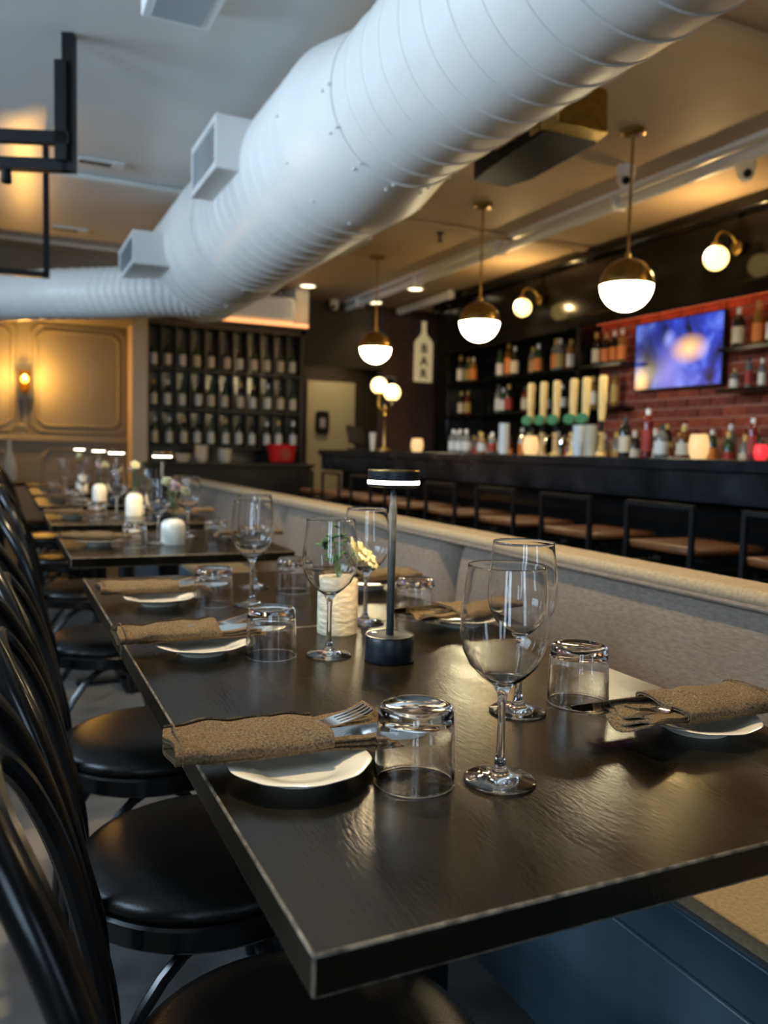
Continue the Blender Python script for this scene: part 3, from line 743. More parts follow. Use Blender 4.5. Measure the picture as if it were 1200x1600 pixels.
# tall vase by the panelled wall on a small table
st_ = thing('side_table', 'small black side table against the panelled wall', 'table', (.0, 7.9, 0))
MB().box((0, 0, .735), (.6, .6, .03)).build('tabletop', M['table'], st_, bevel=.003)
MB().lathe([(0, 0), (.2, 0), (.2, .012), (.03, .02), (.03, .72), (0, .72)], 24).build('pedestal', M['blackmetal'], st_)
tv_ = thing('bottle_vase', 'tall white bottle vase with a dried plume at the left edge', 'vase', (.07, 7.9, .7504))
MB().lathe([(0, 0), (.055, 0), (.065, .02), (.062, .14), (.04, .22), (.022, .26), (.020, .36), (.024, .37), (.016, .37), (.016, .3), (0, .3)], 28).build('vase_body', M['white_ceramic'], tv_)
MB().tube(smoothpath([(0, 0, .32), (.02, 0, .42), (.10, 0, .47), (.17, 0, .42)], 6), lambda q: .004 + .028 * math.sin(PI * max(0, q - .25) / .75) if q > .25 else .003, 8).build('dried_plume', M['tapwood'], tv_)

# ------------------------------------------------------------------ bar
bar = thing('bar_counter', 'long glossy black bar counter with a thick front rail', 'bar counter', (3.0, 4, 0))
def barc(name, mb, mt, **k):
    o = mb.build(name, mt, bar, **k); o.location = (-3.0, -4, 0); return o
barc('bar_top', MB().bb(2.72, 3.42, 0.4, 7.35, 1.035, 1.088), M['barblue'], bevel=.006)
barc('front_rail', MB().bb(2.745, 2.79, 0.4, 7.33, .90, 1.035), M['barblue'], bevel=.005)
barc('front_panel', MB().bb(2.95, 3.0, 0.42, 7.3, 0.0, 1.035), M['blackwood'])
barc('end_panel', MB().bb(2.95, 3.40, 7.25, 7.3, 0.0, 1.035), M['blackwood'])
barc('foot_rail', MB().tube([(2.80, .5, .2), (2.80, 7.2, .2)], .02, 12), M['brass'])
for k in range(5): barc('rail_bracket', MB().tube([(2.95, 1 + 1.5*k, .2), (2.80, 1 + 1.5*k, .2)], .012, 8), M['brass'])
# bar stools (low-backed, backs towards the tables)
def stool(label, y):
    t = thing('bar_stool', label, 'bar stool', (2.50, y, 0), group='bar stools along the counter')
    a = .018
    MB().box((.02, 0, .738), (.37, .37, .032)).build('seat', M['seat'], t, bevel=.015, bseg=3)
    for sx in (-1, 1):
        for sy in (-1, 1):
            h = .915 if sx < 0 else .712
            MB().box((sx * .175, sy * .175, h / 2), (a, a, h)).build('leg', M['blackmetal'], t)
    MB().box((-.175, 0, .906), (a, .35, a)).build('back_rail', M['blackmetal'], t)
    MB().box((-.175, 0, .66), (a, .35, a)).box((.175, 0, .66), (a, .35, a)).box((0, .175, .66), (.35, a, a)).box((0, -.175, .66), (.35, a, a)).box((0, 0, .70), (.35, .04, a)).build('seat_frame', M['blackmetal'], t)
    for sy in (-1, 1): MB().box((0, sy * .175, .25), (.35, a, a)).build('stretcher', M['blackmetal'], t)
    MB().box((.175, 0, .25), (a, .35, a)).box((-.175, 0, .25), (a, .35, a)).build('footrest', M['blackmetal'], t)
    return t
s0 = stool('bar stool at the right edge of the picture, first from the right', 1.87)
for k in range(1, 9): dup(s0, (2.50, 1.87 + .588 * k, 0), None, 'tan-seated black bar stool, %s from the right along the counter' % ORD[k])

# ------------------------------------------------------------------ back bar joinery
bb_ = thing('back_bar', 'glossy black back-bar joinery with high soffit and shelves', 'back bar', (4.5, 4, 0))
def bbc(name, mb, mt, parent=None, **k):
    o = mb.build(name, mt, bb_, **k); o.location = (-4.5, -4, 0); return o
bbc('soffit', MB().bb(4.40, 4.61, .5, 8.0, 2.19, 2.765), M['blackwood'], bevel=.004)
bbc('cornice', MB().bb(4.33, 4.40, .5, 8.0, 2.68, 2.765), M['blackwood'], bevel=.02)
bbc('lower_moulding', MB().bb(4.37, 4.40, .5, 8.0, 2.145, 2.25), M['blackwood'], bevel=.01)
bbc('pilaster', MB().bb(4.39, 4.61, 7.87, 8.17, 0, 2.62), M['blackwood'], bevel=.006)
bbc('pilaster_capital', MB().bb(4.34, 4.61, 7.83, 8.18, 2.62, 2.72), M['blackwood'], bevel=.02)
bbc('back_counter', MB().bb(4.02, 4.61, .5, 7.87, .95, 1.0), M['blackwood'], bevel=.004)
bbc('base_cabinet', MB().bb(4.06, 4.61, .5, 7.87, 0, .95), M['blackwood'])
bbc('light_strip', MB().bb(4.50, 4.53, 2.3, 5.6, 2.178, 2.19), M['ledred'])
bbc('divider', MB().bb(4.36, 4.61, 5.60, 5.66, 1.0, 2.19), M['blackwood'], bevel=.004)
SHX = 4.47
bbc('shelf', MB().bb(4.36, 4.61, 5.1, 7.86, 1.80, 1.825), M['blackwood'], bevel=.002)
bbc('shelf', MB().bb(4.36, 4.61, 5.15, 7.86, 1.46, 1.485), M['blackwood'], bevel=.002)
bbc('shelf', MB().bb(4.36, 4.61, 2.2, 4.14, 1.80, 1.825), M['blackwood'], bevel=.002)
bbc('shelf', MB().bb(4.36, 4.61, 2.2, 4.14, 1.53, 1.555), M['blackwood'], bevel=.002)
for y in (6.35, 7.1): bbc('shelf_upright', MB().bb(4.575, 4.605, y - .012, y + .012, 1.0, 2.19), M['blackwood'])
# brick field behind the television: bricks proud of a mortar bed
bed = struct('wall_brick', MB().bb(4.585, XR - .001, 2.3, 5.6, 1.0, 2.19), M['mortar'], smooth=False)
bme = {}
for key in ('brickred', 'brickb'):
    bme[key] = MB().box((0, 0, 0), (.024, .203, .060)).mesh('brick', M[key], smooth=False)
rows = int((2.19 - 1.25) / .0735)
rb = random.Random(5); cnt = 0
for i in range(13):
    z = 2.155 - i * .0735
    y = 3.30 + (.108 if i % 2 else 0)
    while y < 5.58 and cnt < 300:
        o = obj('brick', bme['brickred' if rb.random() < .62 else 'brickb'], (4.583 + rb.uniform(-.003, .003), min(y, 5.49), z), (0, 0, rb.uniform(-.008, .008)), bed); cnt += 1
        y += .2165
# ------------------------------------------------------------------ television
tv = thing('television', 'wall-mounted television showing a blue picture on the brick wall', 'television', (4.50, 4.655, 1.855))
MB().bb(.005, .04, -.435, .435, -.255, .255).build('casing', M['black'], tv, bevel=.004)
MB().bb(-.002, .006, -.428, .428, -.246, .248).build('screen', M['screen'], tv, smooth=False)
fr = MB().bb(-.004, .008, -.437, .437, .248, .257).bb(-.004, .008, -.437, .437, -.257, -.246).bb(-.004, .008, -.437, -.428, -.257, .257).bb(-.004, .008, .428, .437, -.257, .257).build('bezel', M['black'], tv)
MB().bb(.04, .075, -.15, .15, -.1, .1).build('wall_bracket', M['blackmetal'], tv)

# ------------------------------------------------------------------ bottles
def bottle_mesh(kind):
    if kind == 'wine': h, r, sh, nr = .300, .037, .19, .0145
    elif kind == 'spirit': h, r, sh, nr = .285, .041, .185, .0135
    elif kind == 'tall': h, r, sh, nr = .325, .036, .235, .013
    else: h, r, sh, nr = .225, .047, .135, .014
    body = MB().lathe([(0, 0), (r * .95, 0), (r, .006), (r, sh), (r * .88, sh + .020), (nr * 1.4, sh + .045), (nr, sh + .06), (nr, h - .03), (nr * 1.15, h - .028), (nr * 1.15, h - .024), (0, h - .024)], 20)
    lab = MB().lathe([(r + .0006, sh * .18), (r + .0010, sh * .18), (r + .0010, sh * .80), (r + .0006, sh * .80)], 20)
    cap = MB().lathe([(0, h), (nr * 1.12, h), (nr * 1.25, h - .004), (nr * 1.25, h - .05), (nr * 1.02, h - .05)], 14)
    return body, lab, cap
BM = {}
def bottle(kind, bcol, lcol, ccol, loc, label, group, s=1.0):
    def me(part, idx, m_):
        k = (kind, part, m_)
        if k not in BM: BM[k] = bottle_mesh(kind)[idx].mesh('bottle_' + part, M[m_])
        return BM[k]
    o = obj('bottle', me('body', 0, bcol), loc, (0, 0, random.uniform(0, 6))); o.scale = (s, s, s)
    obj('bottle_label', me('label', 1, lcol), (0, 0, 0), parent=o); obj('bottle_cap', me('cap', 2, ccol), (0, 0, 0), parent=o)
    return tag(o, label, 'bottle', group)
WORDS = {'b_dark': 'dark', 'b_green': 'green', 'b_amber': 'amber', 'b_clear': 'clear', 'b_honey': 'honey-coloured', 'b_red': 'red', 'b_blue': 'blue',
         'l_cream': 'cream', 'l_white': 'white', 'l_red': 'red', 'l_gold': 'gold', 'l_orange': 'orange'}
rbot = random.Random(12)
def shelf_row(x, z, ys, place, bcols, zs=1.0, smax=1.0):
    ys = sorted(ys, reverse=True)
    for i, y in enumerate(ys):
        kind = rbot.choice(['spirit', 'tall', 'squat', 'wine', 'spirit']); b = rbot.choice(bcols); l = rbot.choice(['l_cream', 'l_white', 'l_red', 'l_gold', 'l_orange', 'l_white'])
        s = smax * rbot.uniform(.88, 1.04)
        bottle(kind, b, l, rbot.choice(['c_black', 'c_gold', 'c_white']), (x + rbot.uniform(-.02, .02), y, z + .0003), '%s bottle with %s label, %s from left %s' % (WORDS[b], WORDS[l], ORD[i], place), 'bottles ' + place, s)
ALLB = ['b_dark', 'b_amber', 'b_clear', 'b_honey', 'b_dark', 'b_green', 'b_clear', 'b_clear', 'b_red', 'b_dark']
def spread(a, b, n, j=.02): return [a + (b - a) * (i + .5) / n + rbot.uniform(-j, j) for i in range(n)]
shelf_row(SHX, 1.825, [7.72, 7.60, 7.46, 6.95, 6.84, 6.72, 6.45, 6.36, 6.08, 5.99, 5.88, 5.52, 5.42, 5.30, 5.20], 'on upper shelf left of television', ALLB)
shelf_row(SHX, 1.485, [7.70, 7.56, 6.98, 6.88, 6.78, 6.55, 6.44, 6.2, 5.95, 5.8, 5.52, 5.4, 5.28], 'on lower shelf left of television', ALLB, smax=.93)
shelf_row(SHX, 1.825, [4.06, 3.92, 3.80, 3.66, 3.54, 3.42, 3.30], 'on upper shelf right of television', ALLB)
shelf_row(SHX, 1.555, [4.08, 3.97, 3.86, 3.74, 3.62, 3.50, 3.38, 3.26], 'on lower shelf right of television', ALLB, smax=.70)
shelf_row(4.44, 1.0, spread(3.2, 5.5, 20), 'on back counter under television', ALLB)
shelf_row(4.25, 1.0, spread(3.2, 4.6, 11, .03), 'in front row of back counter', ALLB, smax=.95)
shelf_row(4.42, 1.0, spread(5.7, 7.8, 12), 'on back counter below left shelves', ['b_dark', 'b_amber', 'b_clear'])

# ------------------------------------------------------------------ things on the bar
BZ = 1.0883
tapY = [4.60, 4.46, 4.32, 4.15, 4.03, 3.88]
def tap(label, y, badge):
    t = thing('beer_tap', label, 'beer tap', (3.20, y, BZ), group='beer taps with pale wooden handles')
    MB().lathe([(0, 0), (.035, 0), (.035, .01), (.018, .02), (.018, .13), (.022, .14), (0, .145)], 18).build('tower', M['tapwood' if badge != 'steel' else 'steel'], t)
    MB().tube(smoothpath([(0, 0, .11), (-.05, 0, .12), (-.075, 0, .10), (-.08, 0, .07)], 5), .009, 8).build('spout', M['steel'], t)
    MB().lathe([(0, .145), (.012, .145), (.012, .21), (0, .21)], 14).build('collar', M['black'], t)
    MB().loft([[(-.014 * a, -.020 * b, z), (.014 * a, -.020 * b, z), (.014 * a, .020 * b, z), (-.014 * a, .020 * b, z)] for a, b, z in ((.7, .8, .205), (1, 1.0, .26), (1.2, 1.05, .40), (1.25, 1.05, .455), (1.0, .7, .472))]).build('handle', M['tapwood'], t, bevel=.003)
    if badge == 'green':
        MB().prism([(.055 * math.cos(2*PI*k/20), .032 * math.sin(2*PI*k/20)) for k in range(20)], -.034, -.022, lambda x, y_, z: (z, x, .225 + y_)).build('badge', M['green'], t)
    return t
for i, y in enumerate(tapY): tap('beer tap with pale wooden handle, %s from the left of the six' % ORD[i], y, 'green' if i != 5 else 'plain')
def cups(label, y, x, n, m_):
    t = thing('cup_stack', label, 'cups', (x, y, BZ), group='stacks of cups on the bar')
    for k in range(n):
        MB().lathe([(.030, .03 * k + 0), (.036, .03 * k + .085), (.0375, .03 * k + .088), (.0345, .03 * k + .086), (.028, .03 * k + .004), (0, .03 * k + .003), (0, .03 * k), (.030, .03 * k)], 20).build('cup', M[m_], t)
    return t
cups('white cup stack left of the beer taps', 4.79, 3.12, 5, 'plasticwhite')
cups('white cup stack in front of the right-hand taps', 3.93, 3.08, 4, 'plasticwhite')
cups('white cup stack right beside the right-hand taps', 3.80, 3.06, 4, 'l_cream')
def votive(label, y, x=3.0, r=.047, h=.115, mt='candle'):
    t = thing('candle_holder', label, 'candle', (x, y, BZ), group='glowing candle holders on the bar')
    MB().lathe([(0, 0), (r * .7, 0), (r * .95, h * .25), (r, h * .55), (r * .9, h * .85), (r * .78, h), (r * .70, h), (r * .82, h * .85), (r * .9, h * .5), (r * .8, h * .2), (0, h * .1)], 24).build('holder', M[mt], t)
    MB().lathe([(0, h * .12), (.02, h * .12), (.02, h * .5), (0, h * .5)], 16).build('candle', M['white_ceramic'], t)
votive('glowing candle holder at the left end of the bar', 5.85, 3.0, .05, .105); votive('glowing candle holder in front of the left-hand beer taps', 4.33, 3.02, .05)
votive('glowing round candle holder right of the beer taps', 2.93, 3.0); votive('red glowing candle holder at the right edge of the bar', 2.62, 3.05, .03, .07, 'redglow')
def bar_bottle(label, y, x, kind, b, l, c_, s=1.0): bottle(kind, b, l, c_, (x, y, BZ), label, 'bottles standing on the bar', s)
for i, y in enumerate((5.80, 5.70, 5.60)): bar_bottle('small white-labelled bottle, %s of three at the left of the bar' % ORD[i], y, 3.30, 'squat', 'b_clear', 'l_white', 'c_white', .82)
bar_bottle('dark bottle left of the white cup stack on the bar', 5.05, 3.28, 'squat', 'b_dark', 'l_cream', 'c_black', .8)
bar_bottle('clear bottle with red cap label on the bar, left of the taps', 5.22, 3.30, 'squat', 'b_clear', 'l_red', 'c_white', .7)
bar_bottle('honey bottle at the left of the bar behind the candle', 5.40, 3.32, 'squat', 'b_honey', 'l_white', 'c_gold', .7)
bar_bottle('dark bottle with cream label just right of the beer taps', 3.70, 3.22, 'spirit', 'b_dark', 'l_cream', 'c_black', .8)
bar_bottle('red bottle standing right of the beer taps', 3.55, 3.25, 'tall', 'b_red', 'l_red', 'c_white', .82)
bar_bottle('clear bottle next to the red bottle on the bar', 3.44, 3.25, 'squat', 'b_clear', 'l_white', 'c_black', .8)
bar_bottle('amber bottle between the red bottle and the round candle', 3.28, 3.25, 'squat', 'b_amber', 'l_cream', 'c_gold', .75)
bar_bottle('small pink-red bottle right of the round candle', 2.80, 3.2, 'tall', 'b_red', 'l_red', 'c_white', .6)
bar_bottle('clear bottle at the right edge of the bar', 2.48, 3.2, 'squat', 'b_clear', 'l_white', 'c_black', .75)
tag(MB().lathe([(0, 0), (.022, 0), (.035, .17), (.0355, .172), (.033, .17), (.02, .005), (0, .005)], 24).build('paper_cone_cup', M['l_white'], None, (3.2, 7.28 - .12, BZ)), 'tall white cup at the left end of the bar beside the brass lamp', 'cup')
# register at the bar's left end
rg_ = thing('point_of_sale_screen', 'tilted dark till screen at the far left end of the bar', 'screen', (3.25, 7.2, BZ)); rg_.location = (3.05, 7.22, BZ)
MB().box((0, 0, .01), (.14, .10, .02)).build('foot', M['black'], rg_, bevel=.004)
MB().box((0, .0, .14), (.20, .02, .19), mtx=Matrix.Rotation(-.5, 3, 'X') @ Matrix.Rotation(.3, 3, 'Z')).build('display', M['black'], rg_, bevel=.004)
MB().tube([(0, 0, .02), (0, .02, .14)], .014, 8).build('stalk', M['black'], rg_)
# brass twin globe lamp
tg = thing('twin_globe_lamp', 'brass lamp with two glowing globes at the far end of the bar', 'lamp', (3.2, 6.90, BZ))
MB().lathe([(0, 0), (.07, 0), (.07, .012), (.02, .03), (.014, .06), (.014, .30), (.03, .33), (.014, .36), (.014, .42), (0, .42)], 24).build('stem', M['brass'], tg)
for dx, dy, z in ((-.02, .10, .60), (.03, -.08, .53)):
    a_ = MB().tube(smoothpath([(0, 0, .36), (dx * .6, dy * .6, .38), (dx, dy, .42), (dx, dy, z - .085)], 6), .010, 8).build('arm', M['brass'], tg)
    MB().lathe([(0, -.09), (.03, -.085), (.035, -.065), (0, -.062)], 16, (dx, dy, z)).build('cup', M['brass'], tg)
    MB().lathe([(0, -.075)] + [(.075 * math.cos(q), .075 * math.sin(q)) for q in [-PI/2 + PI * k / 14 for k in range(1, 14)]] + [(0, .075)], 24, (dx, dy, z)).build('globe', M['globewarm'], tg)

# ------------------------------------------------------------------ pendants
def pendant(label, y):
    t = thing('globe_pendant', label, 'pendant lamp', (3.0, y, CEIL), group='globe pendants over the bar')
    R = .138; cz = -.79
    MB().lathe([(0, 0), (.062, 0), (.062, -.018), (.05, -.026), (0, -.028)], 32).build('canopy', M['brass'], t)
    MB().lathe([(0, -.02), (.0075, -.02), (.0075, cz + R), (0, cz + R)], 12).build('rod', M['brass'], t)
    up = [(R * math.cos(q), cz + R * math.sin(q)) for q in [PI / 2 * k / 14 for k in range(0, 15)]]
    MB().lathe([(R * 1.01, cz - .006)] + [(r * 1.01, z) for r, z in up[:-1]] + [(.016, cz + R + .004), (.014, cz + R + .03), (0, cz + R + .03)], 48).build('brass_dome', M['brass'], t)
    lo = [(R * .985 * math.cos(q), cz + R * .985 * math.sin(q)) for q in [-PI / 2 * k / 14 for k in range(0, 14)]] + [(0, cz - R * .985)]
    MB().lathe([(0, cz)] + lo, 48).build('opal_bowl', M['globe'], t)
    return t
p0 = pendant('nearest globe pendant, the largest of the three over the bar', 3.485)
dup(p0, (3.0, 4.96, CEIL), 0, 'middle globe pendant of the three over the bar'); dup(p0, (3.0, 6.70, CEIL), 0, 'farthest globe pendant of the three over the bar')
dup(p0, (3.0, 2.0, CEIL), 0, 'added globe pendant over the bar beyond the right edge, for light')  # unseen pendant added past the visible row to light the bar side
# brass gooseneck sconces on the soffit
def goose(label, y):
    t = thing('gooseneck_sconce', label, 'wall lamp', (4.37, y, 2.46), group='brass sconces on the black soffit')
    MB().lathe([(0, 0), (.045, 0), (.045, .02), (0, .03)], 20).build('wall_plate', M['brass'], t).rotation_euler = (0, -PI/2, 0)
    MB().tube(smoothpath([(0, 0, 0), (-.06, .0, .07), (-.13, .01, .09), (-.17, .02, .05), (-.17, .02, 0)], 7), .008, 8).build('arm', M['brass'], t)
    MB().lathe([(0, .02), (.03, .015), (.035, -.01), (0, -.012)], 18, (-.17, .02, 0)).build('cap', M['brass'], t)
    r = .078
    MB().lathe([(0, -r)] + [(r * math.cos(q), r * math.sin(q)) for q in [-PI/2 + PI * k / 14 for k in range(1, 14)]] + [(0, r)], 28, (-.17, .02, -.08)).build('globe', M['globewarm'], t)
    d = bpy.data.lights.new('sconce_globe_light', 'POINT'); d.energy = 10; d.color = (1, .66, .28); d.shadow_soft_size = .01
    o = bpy.data.objects.new('sconce_globe_light', d); C.objects.link(o); o.parent = t; o.location = (-.27, .02, -.03)
    return t
q0 = goose('brass gooseneck sconce above the television', 4.02); dup(q0, (4.37, 6.20, 2.46), 0, 'brass gooseneck sconce above the left back-bar shelves')
dup(q0, (4.37, 1.85, 2.46), 0, 'added brass gooseneck sconce on the soffit beyond the right edge, for light')  # unseen sconce added to warm the right-hand ceiling

# ------------------------------------------------------------------ ceiling fittings on the bar side
tr = thing('ceiling_track', 'white conduit track running along the tan ceiling above the bar', 'track', (3.6, 5.5, CEIL))
MB().bb(-.035, .035, -4.6, 3.4, -.03, -.001).build('track_plate', M['plasticwhite'], tr, bevel=.003)
MB().tube([(.02, -4.6, -.075), (.02, 3.4, -.075)], .036, 14).build('conduit', M['plasticwhite'], tr)
for k in range(6): MB().bb(-.045, .065, -4.0 + 1.4*k, -3.97 + 1.4*k, -.115, -.02).build('clamp', M['plasticwhite'], tr, bevel=.004)
def dome_cam(label, x, y, rz):
    t = thing('security_camera', label, 'camera', (x, y, CEIL), rz, 'white ceiling cameras')
    MB().lathe([(0, 0), (.052, 0), (.054, -.01), (.054, -.05), (.05, -.062), (.046, -.09), (.030, -.118), (0, -.125)], 28).build('housing', M['plasticwhite'], t)
    MB().lathe([(0, 0), (.024, 0), (.022, -.012), (0, -.016)], 18, (0, 0, 0)).build('lens', M['black'], t)
    l = t.children[-1] if False else [c for c in C.objects if c.parent == t][-1]
    l.location = (-.022, -.032, -.090); l.rotation_euler = (-.85, 0.45, 0)
    return t
dome_cam('white dome camera at the upper right, by the track end', 3.83, 3.50, 0)
dome_cam('white dome camera behind the nearest pendant rod', 3.33, 3.92, 0)
dome_cam('white dome camera at the far end of the ceiling track', 3.44, 9.1 - .25, 0)
def downlight(label, x, y, power=10):
    t = thing('downlight', label, 'ceiling light', (x, y, CEIL), group='recessed ceiling downlights')
    MB().lathe([(.075, 0), (.105, 0), (.105, -.006), (.078, -.010), (.075, -.004)], 28).build('trim_ring', M['plasticwhite'], t)
    MB().lathe([(0, -.001), (.075, -.001), (.075, -.005), (0, -.005)], 28).build('lens', M['downlight'], t)
    d = bpy.data.lights.new('downlight_beam', 'SPOT'); d.energy = power; d.color = (1, .70, .36); d.spot_size = 1.9; d.spot_blend = .8; d.shadow_soft_size = .06
    o = bpy.data.objects.new('downlight_beam', d); C.objects.link(o); o.parent = t; o.location = (0, 0, -.02)
    return t
downlight('lit downlight just past the end of the duct', 2.91, 8.25, 3); downlight('lit downlight between the farthest pendant and the bottle sign', 3.93, 7.8, 25)
downlight('dim lit downlight in front of the hall', 3.90, 8.75); downlight('small lit downlight inside the hall', 3.84, 9.6, 55)
# black horn speaker with brass face
sp = thing('ceiling_speaker', 'black wedge speaker with brass grille hanging beside the duct', 'speaker', (2.22, 3.25, CEIL))
MB().loft([[(-.10, .36, -.26), (.10, .36, -.26), (.10, .36, -.36), (-.10, .36, -.36)], [(-.14, .20, -.18), (.14, .20, -.18), (.14, .20, -.36), (-.14, .20, -.36)],
           [(-.14, -.26, -.12), (.14, -.26, -.12), (.15, -.26, -.34), (-.15, -.26, -.34)], [(-.10, -.33, -.15), (.10, -.33, -.15), (.12, -.33, -.30), (-.12, -.33, -.30)]]).build('cabinet', M['black'], sp, bevel=.012)
MB().loft([[(-.141, .08, -.150), (-.150, .08, -.150), (-.158, .08, -.315), (-.145, .08, -.315)], [(-.141, -.25, -.125), (-.152, -.25, -.125), (-.162, -.25, -.31), (-.145, -.25, -.31)]]).build('side_grille', M['brass'], sp, bevel=.003)
MB().loft([[(-.155, -.20, -.11), (.155, -.20, -.11), (.165, -.20, -.335), (-.160, -.20, -.335)], [(-.12, -.36, -.145), (.12, -.36, -.145), (.13, -.36, -.325), (-.13, -.36, -.325)]]).build('brass_face', M['brass'], sp, bevel=.003)
MB().tube([(0, 0, 0), (0, 0, -.15)], .014, 10).build('hanger', M['blackmetal'], sp)
# ceiling cassette strip on the tan ceiling, next to the duct
tag(MB().loft([[(-.05, -.30, 0), (.05, -.30, 0), (.04, -.30, -.05), (-.04, -.30, -.05)], [(-.05, .30, 0), (.05, .30, 0), (.04, .30, -.05), (-.04, .30, -.05)]]).build('ceiling_batten_light', M['plasticwhite'], None, (2.62, 6.35, CEIL), bevel=.006),
    'white batten on the tan ceiling beside the duct', 'ceiling fitting')
sk = thing('sprinkler_head', 'small dark sprinkler head hanging from the tan ceiling', 'sprinkler', (3.1, 5.75, CEIL))
MB().lathe([(0, 0), (.03, 0), (.03, -.006), (.01, -.01), (.01, -.06), (0, -.06)], 16).build('drop_pipe', M['blackmetal'], sk)
MB().lathe([(0, -.055), (.022, -.06), (.022, -.066), (0, -.07)], 16).build('deflector', M['blackmetal'], sk)

# ------------------------------------------------------------------ ceiling fittings on the aisle side
def rail_frame(label, x, y, ztop, zb, ang, length, inner):
    t = thing('hanging_light_frame', label, 'ceiling fixture', (x, y, CEIL), ang, 'black hanging frames on the aisle ceiling')
    a = .048 if inner else .034
    H_ = CEIL - zb
    MB().box((0, 0, -H_ / 2), (a, a, H_)).build('drop_bar', M['blackmetal'], t, smooth=False)
    MB().box((-length, 0, -H_ / 2), (a, a, H_)).build('drop_bar', M['blackmetal'], t, smooth=False)
    MB().box((-length / 2, 0, -H_ + a / 2), (length, a, a)).build('cross_bar', M['blackmetal'], t, smooth=False)
    if inner:
        MB().box((-.022, -.03, -.32), (a, a * .8, .40)).build('inner_drop_bar', M['blackmetal'], t, smooth=False)
        MB().box((-length / 2, -.03, -H_ + .125), (length + .02, a * .8, .05)).build('inner_cross_bar', M['blackmetal'], t, smooth=False)
        for k in range(3):
            s_ = MB().lathe([(0, 0), (.018, 0), (.022, -.05), (.018, -.055), (0, -.045)], 16, (-.26 - .35 * k, 0, -H_)).build('spot_head', M['blackmetal'], t)
    return t
rail_frame('large black hanging frame at the upper left of the ceiling', .276, 3.80, 2.75, 2.225, math.radians(-22), 1.4, True)
rail_frame('smaller black hanging frame farther along the aisle ceiling', .254, 6.6 - 1.35, 2.74, 2.04, math.radians(-4), 1.2, False)
def slot(label, x, y, l, rz):
    t = thing('ceiling_slot', label, 'vent', (x, y, CEIL), rz, 'slots in the aisle ceiling')
    MB().box((0, 0, -.008), (l, .09, .016)).build('slot_frame', M['plasticwhite'], t, bevel=.003)
    MB().box((-.04, 0, -.0175), (l * .7, .05, .003)).build('slot_opening', M['black'], t)
slot('dark slot diffuser near the ceiling batten beyond the hanging frame', .57, 5.35, .26, 0); slot('small dark slot diffuser near the far end of the aisle ceiling', .52, 7.1, .26, 0)
vb = thing('ceiling_vent_box', 'white ceiling vent box at the top edge of the picture', 'vent', (.63, 3.20, CEIL))
MB().bb(-.13, .13, -.22, .16, -.07, 0).build('housing', M['plasticwhite'], vb, bevel=.004)
MB().bb(-.10, .09, -.19, .13, -.074, -.069).build('vent_face', M['grillegrey'], vb)
# track spotlights over the table row: the warm light on the cloths and plates
def spotlamp(label, x, y, energy, tilt):
    t = thing('track_spotlight', label, 'spotlight', (x, y, CEIL), group='spotlights above the table row')
    MB().lathe([(0, 0), (.04, 0), (.04, -.015), (.01, -.02), (.01, -.06), (0, -.06)], 18).build('mount', M['blackmetal'], t)
    MB().lathe([(0, -.06), (.028, -.06), (.034, -.07), (.036, -.155), (.032, -.155), (.030, -.10), (0, -.10)], 20).build('can', M['blackmetal'], t)
    MB().lathe([(0, -.101), (.028, -.101), (.028, -.106), (0, -.106)], 18).build('lens', M['downlight'], t)
    d = bpy.data.lights.new('spot_beam', 'SPOT'); d.energy = energy; d.color = (1, .76, .45); d.spot_size = 1.5; d.spot_blend = .7; d.shadow_soft_size = .03
    o = bpy.data.objects.new('spot_beam', d); C.objects.link(o); o.parent = t; o.location = (0, 0, -.158); o.rotation_euler = tilt
    return t
spotlamp('black spotlight over the joint of the first two tables', .62, 1.75, 170, (-.25, 0.0, 0))
spotlamp('black spotlight over the gap before the third table', .62, 2.68, 130, (.25, 0, 0))

# ------------------------------------------------------------------ back wall sconce
ws = thing('wall_sconce', 'glowing amber wall sconce on the panelled back wall', 'wall lamp', (.222, YB - .002, 1.70))
MB().bb(-.075, .075, -.014, 0, -.19, .18).build('back_plate', M['grillegrey'], ws, bevel=.003)
MB().lathe([(.040, -.11), (.05, -.09), (.052, .05), (.048, .08), (.046, .08), (.05, .05), (.048, -.09), (.038, -.108)], 24, (0, -.08, .0)).build('shade', M['sconceglass'], ws)
MB().lathe([(0, -.035)] + [(.035 * math.cos(q), .035 * math.sin(q)) for q in [-PI/2 + PI * k / 10 for k in range(1, 10)]] + [(0, .035)], 18, (0, -.08, 0)).build('bulb', M['bulb'], ws)
MB().lathe([(0, -.13), (.03, -.13), (.045, -.11), (0, -.105)], 18, (0, -.08, 0)).build('lamp_holder', M['brass'], ws)
MB().tube([(0, -.08, -.12), (0, -.05, -.15), (0, -.012, -.15)], .008, 8).build('arm', M['brass'], ws)
MB().bb(-.012, .012, -.02, -.004, -.58, -.19).build('cable_cover', M['grillegrey'], ws)
pl_ = bpy.data.lights.new('sconce_light', 'POINT'); pl_.energy = 38; pl_.color = (1, .50, .10); pl_.shadow_soft_size = .04
plo = bpy.data.objects.new('sconce_light', pl_); C.objects.link(plo); plo.parent = ws; plo.location = (0, -.15, .02)

